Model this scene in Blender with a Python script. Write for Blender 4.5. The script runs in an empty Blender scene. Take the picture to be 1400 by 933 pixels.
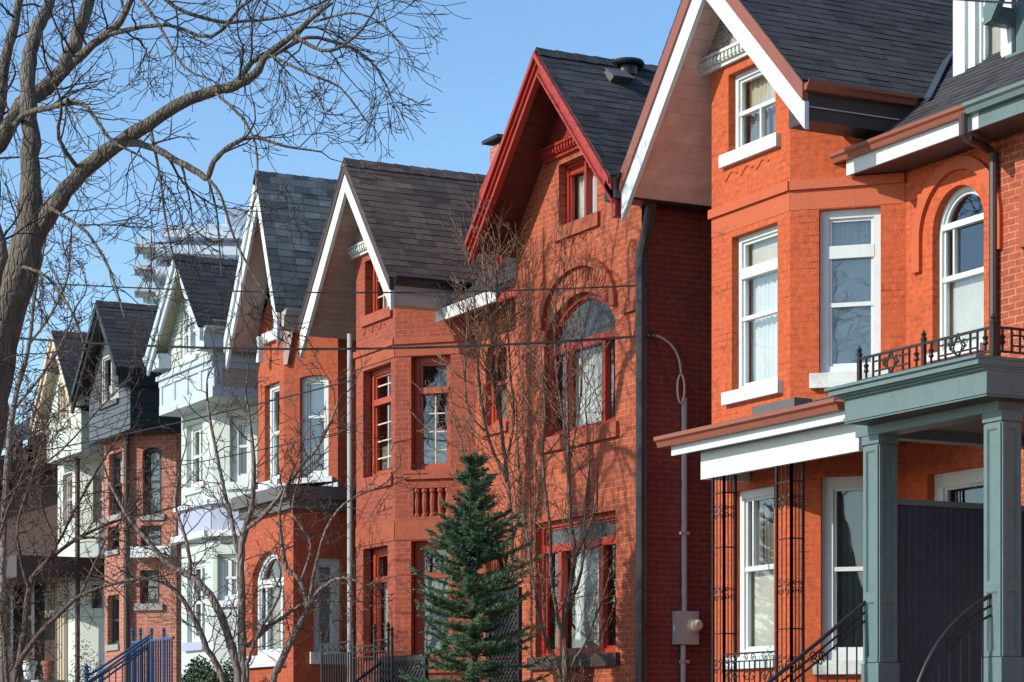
import bpy, bmesh, math, random
from mathutils import Vector, Matrix
from mathutils.geometry import tessellate_polygon

# ------------------------------------------------------------------ camera, sky, sun, exposure
scn = bpy.context.scene
COL = scn.collection
EYE = 1.6
F_PX = 3251.0                       # focal length in photo pixels (photo is 1400 wide)
HZ = 1010.0                         # row of the horizon in the photo
TH = math.atan(1678 / 3251)
FWD = Vector((-math.cos(TH), math.sin(TH), 0))
RGT = Vector((math.sin(TH), math.cos(TH), 0))
CAM = Vector((0, 0, EYE))

cam = bpy.data.cameras.new('camera')
cam.sensor_width = 36
cam.lens = F_PX / 1400 * 36
cam.shift_y = (HZ - 466.5) / 1400
cam.clip_start = 0.1
cam.clip_end = 6000
camo = bpy.data.objects.new('camera', cam)
COL.objects.link(camo)
camo.location = CAM
camo.rotation_euler = (math.pi / 2, 0, math.pi / 2 - TH)
scn.camera = camo

SUN_EL = math.radians(28)
SUN_AZ = math.radians(4)            # turned from the facade normal towards the far end of the street
S = Vector((-math.sin(SUN_AZ) * math.cos(SUN_EL), -math.cos(SUN_AZ) * math.cos(SUN_EL), math.sin(SUN_EL)))
w = bpy.data.worlds.new('World')
scn.world = w
w.use_nodes = True
nt = w.node_tree
sky = nt.nodes.new('ShaderNodeTexSky')
sky.sky_type = 'NISHITA'
sky.sun_disc = False
sky.sun_elevation = SUN_EL
sky.sun_rotation = math.pi + SUN_AZ
sky.air_density = 1.0
sky.dust_density = 0.3
sky.ozone_density = 2.5
bg = nt.nodes['Background']
bg.inputs['Strength'].default_value = 0.15
hs = nt.nodes.new('ShaderNodeHueSaturation')
hs.inputs['Saturation'].default_value = 1.12
hs.inputs['Value'].default_value = 1.08
nt.links.new(sky.outputs[0], hs.inputs['Color'])
nt.links.new(hs.outputs[0], bg.inputs[0])
sl = bpy.data.lights.new('sun', 'SUN')
sl.energy = 3.55
sl.angle = math.radians(0.5)
sl.color = (1.0, 0.93, 0.82)
so = bpy.data.objects.new('sun', sl)
COL.objects.link(so)
so.location = (0, -20, 40)
so.rotation_euler = (-S).to_track_quat('-Z', 'Y').to_euler()
scn.view_settings.view_transform = 'Standard'
scn.view_settings.look = 'None'
scn.view_settings.exposure = 0.40
scn.view_settings.gamma = 1

# ------------------------------------------------------------------ helpers
def ray(px, py):
    return FWD + RGT * ((px - 700) / F_PX) + Vector((0, 0, (HZ - py) / F_PX))
def onY(px, py, Y):
    r = ray(px, py); return CAM + r * (Y / r.y)
def onX(px, py, X):
    r = ray(px, py); return CAM + r * (X / r.x)
def atd(px, py, d):
    return CAM + ray(px, py) * d

class Face:
    """a vertical plane: p base point, u along, n outward"""
    def __init__(s, x, y, u=(1, 0)):
        s.p = Vector((x, y, 0)); s.u = Vector((u[0], u[1], 0)).normalized()
        s.n = Vector((s.u.y, -s.u.x, 0))
    def st(s, px, py):
        r = ray(px, py); t = (s.p - CAM).dot(s.n) / r.dot(s.n); P = CAM + r * t
        return (P - s.p).dot(s.u), P.z
    def pt(s, a, z, o=0.0):
        v = s.p + s.u * a + s.n * o
        return Vector((v.x, v.y, z))
    def rect(s, x0, yt, x1, yb):
        a, zt = s.st(x0, yt); b, _ = s.st(x1, yt); _, zb = s.st(x0, yb)
        return a, b, zb, zt

class MB:
    def __init__(s):
        s.v = []; s.f = []; s.uv = []
    def face(s, pts, uv=None):
        i = len(s.v); s.v += [Vector(p) for p in pts]; s.f.append(list(range(i, i + len(pts)))); s.uv.append(uv)
    def hexa(s, c):
        # c: 8 corners, bottom 0-3, top 4-7
        for q in ((0, 3, 2, 1), (4, 5, 6, 7), (0, 1, 5, 4), (1, 2, 6, 5), (2, 3, 7, 6), (3, 0, 4, 7)):
            s.face([c[k] for k in q])
    def box(s, F, s0, s1, z0, z1, o0, o1):
        s.hexa([F.pt(s0, z0, o1), F.pt(s1, z0, o1), F.pt(s1, z0, o0), F.pt(s0, z0, o0),
                F.pt(s0, z1, o1), F.pt(s1, z1, o1), F.pt(s1, z1, o0), F.pt(s0, z1, o0)])
    def wbox(s, x0, x1, y0, y1, z0, z1):
        s.hexa([Vector(p) for p in ((x0, y0, z0), (x1, y0, z0), (x1, y1, z0), (x0, y1, z0),
                                    (x0, y0, z1), (x1, y0, z1), (x1, y1, z1), (x0, y1, z1))])
    def prism(s, F, poly, o0, o1):
        s.face([F.pt(a, z, o1) for a, z in poly]); s.face([F.pt(a, z, o0) for a, z in reversed(poly)])
        n = len(poly)
        for k in range(n):
            a, b = poly[k], poly[(k + 1) % n]
            s.face([F.pt(*a, o1), F.pt(*a, o0), F.pt(*b, o0), F.pt(*b, o1)])
    def ring(s, F, outer, inner, o0, o1):
        n = len(outer)
        for k in range(n):
            j = (k + 1) % n
            s.face([F.pt(*outer[k], o1), F.pt(*outer[j], o1), F.pt(*inner[j], o1), F.pt(*inner[k], o1)])
            s.face([F.pt(*inner[k], o1), F.pt(*inner[j], o1), F.pt(*inner[j], o0), F.pt(*inner[k], o0)])
            s.face([F.pt(*outer[j], o1), F.pt(*outer[k], o1), F.pt(*outer[k], o0), F.pt(*outer[j], o0)])
    def strip(s, F, outer, inner, o0, o1):
        n = len(outer)
        for k in range(n - 1):
            j = k + 1
            s.face([F.pt(*outer[k], o1), F.pt(*outer[j], o1), F.pt(*inner[j], o1), F.pt(*inner[k], o1)])
            s.face([F.pt(*inner[k], o1), F.pt(*inner[j], o1), F.pt(*inner[j], o0), F.pt(*inner[k], o0)])
            s.face([F.pt(*outer[j], o1), F.pt(*outer[k], o1), F.pt(*outer[k], o0), F.pt(*outer[j], o0)])
        for k in (0, n - 1):
            s.face([F.pt(*outer[k], o1), F.pt(*inner[k], o1), F.pt(*inner[k], o0), F.pt(*outer[k], o0)])
    def beam(s, a, b, w, h, up=Vector((0, 0, 1))):
        a = Vector(a); b = Vector(b); d = (b - a).normalized(); x = d.cross(up).normalized() * (w / 2)
        y = x.cross(d).normalized() * (h / 2)
        s.hexa([a - x - y, a + x - y, b + x - y, b - x - y, a - x + y, a + x + y, b + x + y, b - x + y])
    def tube(s, pts, rad, n=6, cap=True):
        pts = [Vector(p) for p in pts]
        if not isinstance(rad, (list, tuple)): rad = [rad] * len(pts)
        base = len(s.v); m = len(pts); prev = None
        for i, p in enumerate(pts):
            d = (pts[min(i + 1, m - 1)] - pts[max(i - 1, 0)])
            if d.length < 1e-9: d = Vector((0, 0, 1))
            d.normalize()
            if prev is None:
                x = d.orthogonal().normalized()
            else:
                x = prev - d * prev.dot(d)
                x = x.normalized() if x.length > 1e-6 else d.orthogonal().normalized()
            prev = x; y = d.cross(x)
            for k in range(n):
                a = 2 * math.pi * k / n
                s.v.append(p + (x * math.cos(a) + y * math.sin(a)) * rad[i])
        for i in range(m - 1):
            for k in range(n):
                j = (k + 1) % n
                s.f.append([base + i * n + k, base + i * n + j, base + (i + 1) * n + j, base + (i + 1) * n + k]); s.uv.append(None)
        if cap:
            s.f.append([base + k for k in reversed(range(n))]); s.uv.append(None)
            s.f.append([base + (m - 1) * n + k for k in range(n)]); s.uv.append(None)
    def lathe(s, c, prof, n=16):
        c = Vector(c); base = len(s.v)
        for r, z in prof:
            for k in range(n):
                a = 2 * math.pi * k / n
                s.v.append(c + Vector((r * math.cos(a), r * math.sin(a), z)))
        for i in range(len(prof) - 1):
            for k in range(n):
                j = (k + 1) % n
                s.f.append([base + i * n + k, base + i * n + j, base + (i + 1) * n + j, base + (i + 1) * n + k]); s.uv.append(None)
        s.f.append([base + k for k in reversed(range(n))]); s.uv.append(None)
        s.f.append([base + (len(prof) - 1) * n + k for k in range(n)]); s.uv.append(None)
    def build(s, name, mat, parent=None, loc=None, smooth=False, bevel=0, uvs=None):
        off = Vector((0, 0, 0))
        if parent is not None:
            q = parent
            while q is not None: off += q.location; q = q.parent
        elif loc is not None: off = Vector(loc)
        me = bpy.data.meshes.new(name)
        me.from_pydata([p - off for p in s.v], [], s.f)
        me.materials.append(mat)
        big = len(s.f) > 12000 and all(u is None for u in s.uv)
        ul = None if big else me.uv_layers.new(name='UVMap')
        for p, uv in zip(() if big else me.polygons, s.uv):
            if uv is None:
                n = p.normal
                if abs(n.z) > 0.97: t = Vector((1, 0, 0)); b = Vector((0, 1, 0))
                else:
                    t = Vector((0, 0, 1)).cross(n).normalized(); b = n.cross(t)
                for li in p.loop_indices:
                    c = me.vertices[me.loops[li].vertex_index].co + off
                    ul.data[li].uv = (c.dot(t), c.dot(b))
            else:
                for li, q in zip(p.loop_indices, uv): ul.data[li].uv = q
        if smooth:
            me.polygons.foreach_set('use_smooth', [True] * len(me.polygons))
        o = bpy.data.objects.new(name, me); COL.objects.link(o)
        if parent is not None: o.parent = parent
        else: o.location = off
        if bevel:
            m = o.modifiers.new('bevel', 'BEVEL'); m.width = bevel; m.segments = 1; m.limit_method = 'ANGLE'; m.angle_limit = math.radians(40)
        return o

def tag(o, label, cat, group=None):
    o['label'] = label; o['category'] = cat
    if group: o['group'] = group
    return o
def thing(name, label, cat, loc=(0, 0, 0), group=None):
    o = bpy.data.objects.new(name, None); COL.objects.link(o); o.location = loc; o.empty_display_size = 0.3
    return tag(o, label, cat, group)
def struct(o, kind='structure'):
    o['kind'] = kind; return o

# ------------------------------------------------------------------ materials
def newmat(name):
    m = bpy.data.materials.new(name); m.use_nodes = True
    return m, m.node_tree, m.node_tree.nodes['Principled BSDF']
def N(nt, kind, **kw):
    n = nt.nodes.new(kind)
    for k, v in kw.items():
        if k in n.inputs: n.inputs[k].default_value = v
        else: setattr(n, k, v)
    return n
def mixc(nt, a, b, fac, mode='MIX'):
    n = nt.nodes.new('ShaderNodeMix'); n.data_type = 'RGBA'; n.blend_type = mode
    for sock, val in ((n.inputs[0], fac), (n.inputs[6], a), (n.inputs[7], b)):
        if isinstance(val, bpy.types.NodeSocket): nt.links.new(val, sock)
        elif isinstance(val, (tuple, list)): sock.default_value = (*val[:3], 1)
        else: sock.default_value = val
    return n.outputs[2]
def ramp(nt, src, p0, p1, c0=(0, 0, 0, 1), c1=(1, 1, 1, 1)):
    r = nt.nodes.new('ShaderNodeValToRGB'); e = r.color_ramp.elements
    e[0].position = p0; e[1].position = p1; e[0].color = c0; e[1].color = c1
    nt.links.new(src, r.inputs[0]); return r.outputs[0]
def uvn(nt):
    return nt.nodes.new('ShaderNodeTexCoord')
def bump(nt, bs, h, dist=0.01, strength=1.0):
    b = nt.nodes.new('ShaderNodeBump'); b.inputs['Distance'].default_value = dist; b.inputs['Strength'].default_value = strength
    nt.links.new(h, b.inputs['Height']); nt.links.new(b.outputs[0], bs.inputs['Normal'])
def noise(nt, vec, scale, detail=4, rough=0.6):
    n = nt.nodes.new('ShaderNodeTexNoise'); n.inputs['Scale'].default_value = scale
    n.inputs['Detail'].default_value = detail; n.inputs['Roughness'].default_value = rough
    nt.links.new(vec, n.inputs['Vector']); return n.outputs[0]

def brick_mat(name, c1, c2, mortar, msize=0.012, stain=0.35, bumpd=0.008, stainc=(0.03, 0.02, 0.02), patch=0.35, dark=None):
    m, nt, bs = newmat(name); tc = uvn(nt)
    b = N(nt, 'ShaderNodeTexBrick'); b.inputs['Scale'].default_value = 1
    b.inputs['Brick Width'].default_value = 0.222; b.inputs['Row Height'].default_value = 0.078
    b.inputs['Mortar Size'].default_value = msize; b.inputs['Mortar Smooth'].default_value = 0.25; b.inputs['Bias'].default_value = 0.0
    # wobble the courses a little
    wob = noise(nt, tc.outputs['UV'], 6, 2)
    add = nt.nodes.new('ShaderNodeVectorMath'); add.operation = 'MULTIPLY_ADD'
    nt.links.new(wob, add.inputs[0]); add.inputs[1].default_value = (0.012, 0.012, 0); nt.links.new(tc.outputs['UV'], add.inputs[2])
    nt.links.new(add.outputs[0], b.inputs['Vector'])
    b.inputs['Color1'].default_value = (*c1, 1); b.inputs['Color2'].default_value = (*c2, 1); b.inputs['Mortar'].default_value = (*mortar, 1)
    n1 = noise(nt, tc.outputs['Object'], 1.3, 6); n2 = noise(nt, tc.outputs['Object'], 14, 4)
    n3 = noise(nt, tc.outputs['Object'], 2.2, 6, 0.7)
    pm = ramp(nt, n3, 0.42, 0.66, (1 - patch,) * 3 + (1,))
    plain = mixc(nt, c1, c2, n2)
    base = mixc(nt, plain, b.outputs[0], pm)
    if dark:                       # cracked, opened joints in places
        mk = N(nt, 'ShaderNodeMath', operation='MULTIPLY'); nt.links.new(b.outputs['Fac'], mk.inputs[0]); nt.links.new(ramp(nt, noise(nt, tc.outputs['Object'], 3.1, 7, 0.75), 0.52, 0.64), mk.inputs[1])
        base = mixc(nt, base, dark, mk.outputs[0])
    c = mixc(nt, base, stainc, ramp(nt, n1, 0.48, 0.85, (0, 0, 0, 1), (stain, stain, stain, 1)))
    c = mixc(nt, c, ramp(nt, n2, 0.25, 0.75, (0.55, 0.55, 0.55, 1), (1.35, 1.3, 1.3, 1)), 0.8, 'MULTIPLY')
    nt.links.new(c, bs.inputs['Base Color']); bs.inputs['Roughness'].default_value = 0.85
    inv = nt.nodes.new('ShaderNodeMath'); inv.operation = 'MULTIPLY_ADD'; nt.links.new(b.outputs['Fac'], inv.inputs[0])
    nm = N(nt, 'ShaderNodeMath', operation='MULTIPLY'); nt.links.new(pm, nm.inputs[0]); nm.inputs[1].default_value = -1.0
    nt.links.new(nm.outputs[0], inv.inputs[1])
    nt.links.new(noise(nt, tc.outputs['Object'], 40, 4), inv.inputs[2])
    bump(nt, bs, inv.outputs[0], bumpd)
    return m

def paint_mat(name, col, rough=0.5, var=0.25, dirt=(0.08, 0.07, 0.06), dirtamt=0.25, grain=0.0015, scale=3.0, streak=0.25):
    m, nt, bs = newmat(name); tc = uvn(nt)
    n1 = noise(nt, tc.outputs['Object'], scale, 7, 0.65); n2 = noise(nt, tc.outputs['Object'], 30, 3)
    c = mixc(nt, col, dirt, ramp(nt, n1, 0.5, 0.8, (0, 0, 0, 1), (dirtamt, dirtamt, dirtamt, 1)))
    c = mixc(nt, c, ramp(nt, n2, 0.3, 0.7, (1 - var, 1 - var, 1 - var, 1), (1 + var * 0.4,) * 3 + (1,)), 0.7, 'MULTIPLY')
    if streak:
        mp = N(nt, 'ShaderNodeMapping'); mp.inputs['Scale'].default_value = (9, 9, 0.7); nt.links.new(tc.outputs['Object'], mp.inputs[0])
        n4 = noise(nt, mp.outputs[0], 1.0, 5, 0.7)
        c = mixc(nt, c, dirt, ramp(nt, n4, 0.55, 0.85, (0, 0, 0, 1), (streak,) * 3 + (1,)))
    nt.links.new(c, bs.inputs['Base Color']); bs.inputs['Roughness'].default_value = rough
    if grain: bump(nt, bs, n2, grain)
    return m

def board_mat(name, col, pitch, axis='v', gap=0.06, rough=0.6, dist=0.012, var=0.15):
    """boards: grooves across u or v, a tone per board"""
    m, nt, bs = newmat(name); tc = uvn(nt)
    sp = N(nt, 'ShaderNodeSeparateXYZ'); nt.links.new(tc.outputs['UV'], sp.inputs[0])
    d = N(nt, 'ShaderNodeMath', operation='DIVIDE'); nt.links.new(sp.outputs[1 if axis == 'v' else 0], d.inputs[0]); d.inputs[1].default_value = pitch
    fr = N(nt, 'ShaderNodeMath', operation='FRACT'); nt.links.new(d.outputs[0], fr.inputs[0])
    fl = N(nt, 'ShaderNodeMath', operation='FLOOR'); nt.links.new(d.outputs[0], fl.inputs[0])
    wn = N(nt, 'ShaderNodeTexWhiteNoise', noise_dimensions='1D'); nt.links.new(fl.outputs[0], wn.inputs['W'])
    n1 = noise(nt, tc.outputs['Object'], 4, 5)
    c = mixc(nt, col, ramp(nt, wn.outputs[0], 0, 1, (1 - var,) * 3 + (1,), (1 + var,) * 3 + (1,)), 1.0, 'MULTIPLY')
    c = mixc(nt, c, ramp(nt, n1, 0.35, 0.75, (0.75,) * 3 + (1,), (1.1,) * 3 + (1,)), 0.8, 'MULTIPLY')
    nt.links.new(c, bs.inputs['Base Color']); bs.inputs['Roughness'].default_value = rough
    h = ramp(nt, fr.outputs[0], 0.0, gap)
    bump(nt, bs, h, dist)
    return m

def shingle_mat(name, c1, c2, c3):
    m, nt, bs = newmat(name); tc = uvn(nt)
    b = N(nt, 'ShaderNodeTexBrick'); b.inputs['Scale'].default_value = 1
    b.inputs['Brick Width'].default_value = 0.31; b.inputs['Row Height'].default_value = 0.14
    b.inputs['Mortar Size'].default_value = 0.004; b.inputs['Bias'].default_value = 0.0
    nt.links.new(tc.outputs['UV'], b.inputs['Vector'])
    b.inputs['Color1'].default_value = (*c1, 1); b.inputs['Color2'].default_value = (*c2, 1); b.inputs['Mortar'].default_value = (*[x * 0.5 for x in c1], 1)
    n1 = noise(nt, tc.outputs['Object'], 5, 5); n2 = noise(nt, tc.outputs['Object'], 60, 3)
    n5 = noise(nt, tc.outputs['Object'], 0.9, 6, 0.7)
    c = mixc(nt, b.outputs[0], c3, ramp(nt, n1, 0.42, 0.72, (0, 0, 0, 1), (0.7,) * 3 + (1,)))
    c = mixc(nt, c, ramp(nt, n5, 0.3, 0.72, (0.62,) * 3 + (1,), (1.45, 1.42, 1.36, 1)), 0.9, 'MULTIPLY')
    c = mixc(nt, c, ramp(nt, n2, 0.3, 0.7, (0.6,) * 3 + (1,), (1.4,) * 3 + (1,)), 0.8, 'MULTIPLY')
    nt.links.new(c, bs.inputs['Base Color']); bs.inputs['Roughness'].default_value = 0.92
    bump(nt, bs, n2, 0.004)
    return m

def glass_mat(name, base=0.06, tint=(0.86, 0.89, 0.88), wav=0.0012, refl=(1, 1, 1)):
    m = bpy.data.materials.new(name); m.use_nodes = True; nt = m.node_tree; nt.nodes.clear()
    out = N(nt, 'ShaderNodeOutputMaterial'); mix = N(nt, 'ShaderNodeMixShader'); tr = N(nt, 'ShaderNodeBsdfTransparent'); gl = N(nt, 'ShaderNodeBsdfGlossy')
    tr.inputs[0].default_value = (*tint, 1); gl.inputs['Roughness'].default_value = 0.015; gl.inputs[0].default_value = (*refl, 1)
    fr = N(nt, 'ShaderNodeFresnel'); fr.inputs[0].default_value = 1.6
    ad = N(nt, 'ShaderNodeMath', operation='MULTIPLY_ADD'); ad.inputs[1].default_value = 1.25; ad.inputs[2].default_value = base; ad.use_clamp = True
    nt.links.new(fr.outputs[0], ad.inputs[0]); nt.links.new(ad.outputs[0], mix.inputs[0])
    tc = uvn(nt); nn = noise(nt, tc.outputs['Object'], 2.0, 1)
    b = N(nt, 'ShaderNodeBump'); b.inputs['Distance'].default_value = wav; nt.links.new(nn, b.inputs['Height']); nt.links.new(b.outputs[0], gl.inputs['Normal'])
    nt.links.new(tr.outputs[0], mix.inputs[1]); nt.links.new(gl.outputs[0], mix.inputs[2]); nt.links.new(mix.outputs[0], out.inputs[0])
    return m

def plain_mat(name, col, rough=0.6, metal=0.0):
    return paint_mat(name, col, rough, 0.2, dirtamt=0.15)

M = {}
M['h1brick'] = brick_mat('orange_painted_brick', (0.51, 0.099, 0.027), (0.495, 0.094, 0.026), (0.485, 0.091, 0.026), 0.007, 0.5, 0.006, (0.32, 0.056, 0.020), 0.85, (0.20, 0.035, 0.014))
M['h1smooth'] = paint_mat('orange_painted_stone', (0.49, 0.098, 0.029), 0.6, 0.12, (0.34, 0.06, 0.025), 0.3, 0.004)
M['h0brick'] = brick_mat('red_brick_pale_joints', (0.42, 0.085, 0.03), (0.32, 0.06, 0.024), (0.44, 0.25, 0.17), 0.009, 0.45, 0.006)
M['h2brick'] = brick_mat('rust_red_brick', (0.43, 0.090, 0.031), (0.33, 0.063, 0.025), (0.48, 0.21, 0.12), 0.008, 0.5, 0.006, (0.13, 0.035, 0.022))
M['h2side'] = brick_mat('shaded_red_side_brick', (0.21, 0.042, 0.028), (0.16, 0.032, 0.023), (0.27, 0.085, 0.065), 0.010, 0.5)  # front brick toned down; the alley's shade is put into its colour
M['h3brick'] = brick_mat('worn_red_brick', (0.35, 0.069, 0.030), (0.26, 0.049, 0.024), (0.36, 0.135, 0.085), 0.008, 0.6, 0.006, (0.10, 0.035, 0.027))
M['h4brick'] = brick_mat('orange_red_brick', (0.45, 0.098, 0.034), (0.36, 0.072, 0.027), (0.40, 0.11, 0.06), 0.006, 0.35, 0.006)
M['h6brick'] = brick_mat('pink_brick', (0.46, 0.165, 0.105), (0.38, 0.12, 0.08), (0.5, 0.36, 0.29), 0.009, 0.3)
M['h8brick'] = brick_mat('very_dark_brick', (0.055, 0.026, 0.021), (0.04, 0.02, 0.018), (0.06, 0.04, 0.035), 0.010, 0.3)  # very dark brown brick all over
M['redstone'] = paint_mat('red_stone', (0.36, 0.082, 0.034), 0.8, 0.3, (0.13, 0.035, 0.025), 0.6, 0.006)
M['white'] = paint_mat('white_paint', (0.62, 0.68, 0.68), 0.45, 0.08, (0.40, 0.39, 0.35), 0.35, 0.0015)
M['oldwhite'] = paint_mat('weathered_white_paint', (0.64, 0.68, 0.64), 0.6, 0.15, (0.28, 0.26, 0.21), 0.75, 0.003, 5)
M['cream'] = paint_mat('cream_paint', (0.62, 0.52, 0.38), 0.6, 0.15, (0.3, 0.24, 0.16), 0.3, 0.002)
M['red'] = paint_mat('red_wood_paint', (0.36, 0.034, 0.018), 0.45, 0.15, (0.2, 0.02, 0.015), 0.3, 0.001)
M['redframe'] = paint_mat('red_orange_frame_paint', (0.38, 0.060, 0.024), 0.45, 0.15, (0.2, 0.03, 0.02), 0.3, 0.001)
M['brown'] = paint_mat('brown_gutter_paint', (0.27, 0.085, 0.050), 0.4, 0.12, (0.1, 0.04, 0.03), 0.3, 0.0005)
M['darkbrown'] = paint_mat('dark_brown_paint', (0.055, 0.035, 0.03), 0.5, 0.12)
M['black'] = paint_mat('black_paint', (0.014, 0.014, 0.016), 0.4, 0.1, (0.05, 0.05, 0.05), 0.15, 0)
M['iron'] = paint_mat('wrought_iron', (0.016, 0.015, 0.015), 0.45, 0.2, (0.06, 0.03, 0.02), 0.2, 0)
M['green'] = paint_mat('grey_green_paint', (0.118, 0.180, 0.176), 0.5, 0.16, (0.07, 0.09, 0.09), 0.55, 0.0015, 4.0, 0.5)
M['greenboard'] = board_mat('grey_green_beadboard', (0.022, 0.046, 0.070), 0.09, 'u', 0.10, 0.5, 0.006, 0.05)
M['blue'] = paint_mat('blue_rail_paint', (0.03, 0.075, 0.16), 0.45, 0.15)
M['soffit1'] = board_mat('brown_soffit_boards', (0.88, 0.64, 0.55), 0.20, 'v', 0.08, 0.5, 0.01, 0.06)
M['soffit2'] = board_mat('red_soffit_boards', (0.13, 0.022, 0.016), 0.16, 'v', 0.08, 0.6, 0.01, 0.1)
M['soffit3'] = board_mat('taupe_soffit_boards', (0.56, 0.41, 0.35), 0.11, 'v', 0.08, 0.6, 0.008, 0.06)
M['soffit4'] = paint_mat('taupe_soffit_plain', (0.46, 0.36, 0.31), 0.6, 0.1)
M['soffit5'] = paint_mat('olive_soffit', (0.42, 0.39, 0.26), 0.6, 0.1)
M['mint'] = paint_mat('pale_mint_paint', (0.52, 0.60, 0.55), 0.6, 0.12, (0.3, 0.3, 0.27), 0.35, 0.003)
M['mintshingle'] = board_mat('pale_shingle_siding', (0.54, 0.60, 0.54), 0.13, 'v', 0.15, 0.7, 0.03, 0.08)
M['paleblue'] = paint_mat('pale_blue_trim', (0.48, 0.56, 0.60), 0.5, 0.12, (0.2, 0.25, 0.3), 0.3, 0.001)
M['lilac'] = paint_mat('lilac_grey_paint', (0.36, 0.40, 0.52), 0.6, 0.15, (0.5, 0.5, 0.55), 0.3, 0.001)
M['stucco'] = paint_mat('white_stucco', (0.54, 0.60, 0.53), 0.9, 0.1, (0.4, 0.38, 0.3), 0.3, 0.006, 2)
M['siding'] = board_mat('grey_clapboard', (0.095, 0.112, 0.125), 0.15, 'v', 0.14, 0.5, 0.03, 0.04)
M['sideshade'] = board_mat('shaded_side_clapboard', (0.02, 0.021, 0.026), 0.15, 'v', 0.1, 0.5, 0.02, 0.04)  # darker copy of the grey clapboard, shade painted into the side walls
M['shingle1'] = shingle_mat('charcoal_shingles', (0.022, 0.023, 0.028), (0.062, 0.062, 0.068), (0.036, 0.036, 0.042))
M['shingle3'] = shingle_mat('brown_shingles', (0.056, 0.039, 0.033), (0.155, 0.108, 0.088), (0.08, 0.057, 0.048))
M['shingle4'] = shingle_mat('grey_shingles', (0.060, 0.066, 0.070), (0.21, 0.22, 0.22), (0.11, 0.12, 0.12))
M['metalgrey'] = paint_mat('grey_flat_roofing', (0.11, 0.10, 0.10), 0.6, 0.15)
M['flash'] = paint_mat('lead_flashing', (0.06, 0.07, 0.10), 0.4, 0.1)
M['galv'] = paint_mat('galvanised_metal', (0.42, 0.42, 0.40), 0.45, 0.12, (0.25, 0.2, 0.15), 0.3, 0)
M['conduit'] = paint_mat('grey_conduit', (0.36, 0.35, 0.37), 0.5, 0.1, (0.2, 0.18, 0.16), 0.2, 0)
M['concrete'] = paint_mat('concrete', (0.32, 0.31, 0.29), 0.9, 0.2, (0.15, 0.14, 0.13), 0.4, 0.004)
M['towerwhite'] = paint_mat('tower_concrete', (0.80, 0.87, 0.94), 0.8, 0.05, dirtamt=0, grain=0)  # distance haze is mixed into this and the other pale tower colours
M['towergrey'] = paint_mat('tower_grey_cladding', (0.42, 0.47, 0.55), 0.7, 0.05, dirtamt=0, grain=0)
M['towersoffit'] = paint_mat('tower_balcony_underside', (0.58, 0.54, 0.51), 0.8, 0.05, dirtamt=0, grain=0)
M['curtain'] = paint_mat('cream_curtain', (0.62, 0.58, 0.46), 0.9, 0.1, grain=0)
M['sheer'] = paint_mat('white_sheer_curtain', (0.70, 0.74, 0.74), 0.9, 0.08, grain=0)
M['blind'] = paint_mat('grey_roller_blind', (0.56, 0.57, 0.53), 0.9, 0.08, grain=0)
M['greycurtain'] = paint_mat('grey_curtain', (0.22, 0.21, 0.19), 0.9, 0.1, grain=0)
M['glass'] = glass_mat('window_glass', 0.05)
M['glassb'] = glass_mat('window_glass_bright', 0.07)
M['leaded'] = None
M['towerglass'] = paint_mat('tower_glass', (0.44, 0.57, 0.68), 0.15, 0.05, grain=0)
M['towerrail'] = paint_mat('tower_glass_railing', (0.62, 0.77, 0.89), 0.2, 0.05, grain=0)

def leaded_mat():
    m, nt, bs = newmat('leaded_glass'); tc = uvn(nt)
    b = N(nt, 'ShaderNodeTexBrick'); b.inputs['Scale'].default_value = 1; b.inputs['Brick Width'].default_value = 0.11; b.inputs['Row Height'].default_value = 0.09
    b.inputs['Mortar Size'].default_value = 0.009; nt.links.new(tc.outputs['UV'], b.inputs['Vector'])
    b.inputs['Color1'].default_value = (0.03, 0.045, 0.05, 1); b.inputs['Color2'].default_value = (0.07, 0.085, 0.085, 1); b.inputs['Mortar'].default_value = (0.14, 0.10, 0.09, 1)
    nt.links.new(b.outputs[0], bs.inputs['Base Color']); bs.inputs['Roughness'].default_value = 0.12
    bump(nt, bs, b.outputs['Fac'], 0.006)
    return m
M['leaded'] = leaded_mat()

def carved_mat(name, col, scale=26):
    m, nt, bs = newmat(name); tc = uvn(nt)
    v = N(nt, 'ShaderNodeTexVoronoi'); v.inputs['Scale'].default_value = scale; nt.links.new(tc.outputs['Object'], v.inputs['Vector'])
    n = noise(nt, tc.outputs['Object'], 30, 3)
    a = N(nt, 'ShaderNodeMath', operation='MULTIPLY_ADD'); nt.links.new(v.outputs['Distance'], a.inputs[0]); a.inputs[1].default_value = 1.5; nt.links.new(n, a.inputs[2])
    bump(nt, bs, a.outputs[0], 0.035)
    c = mixc(nt, col, [x * 0.6 for x in col], ramp(nt, v.outputs['Distance'], 0.2, 0.6))
    nt.links.new(c, bs.inputs['Base Color']); bs.inputs['Roughness'].default_value = 0.7
    return m
M['carvedwhite'] = carved_mat('carved_white_wood', (0.62, 0.57, 0.50))
M['carvedred'] = carved_mat('carved_red_wood', (0.42, 0.03, 0.022))

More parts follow.
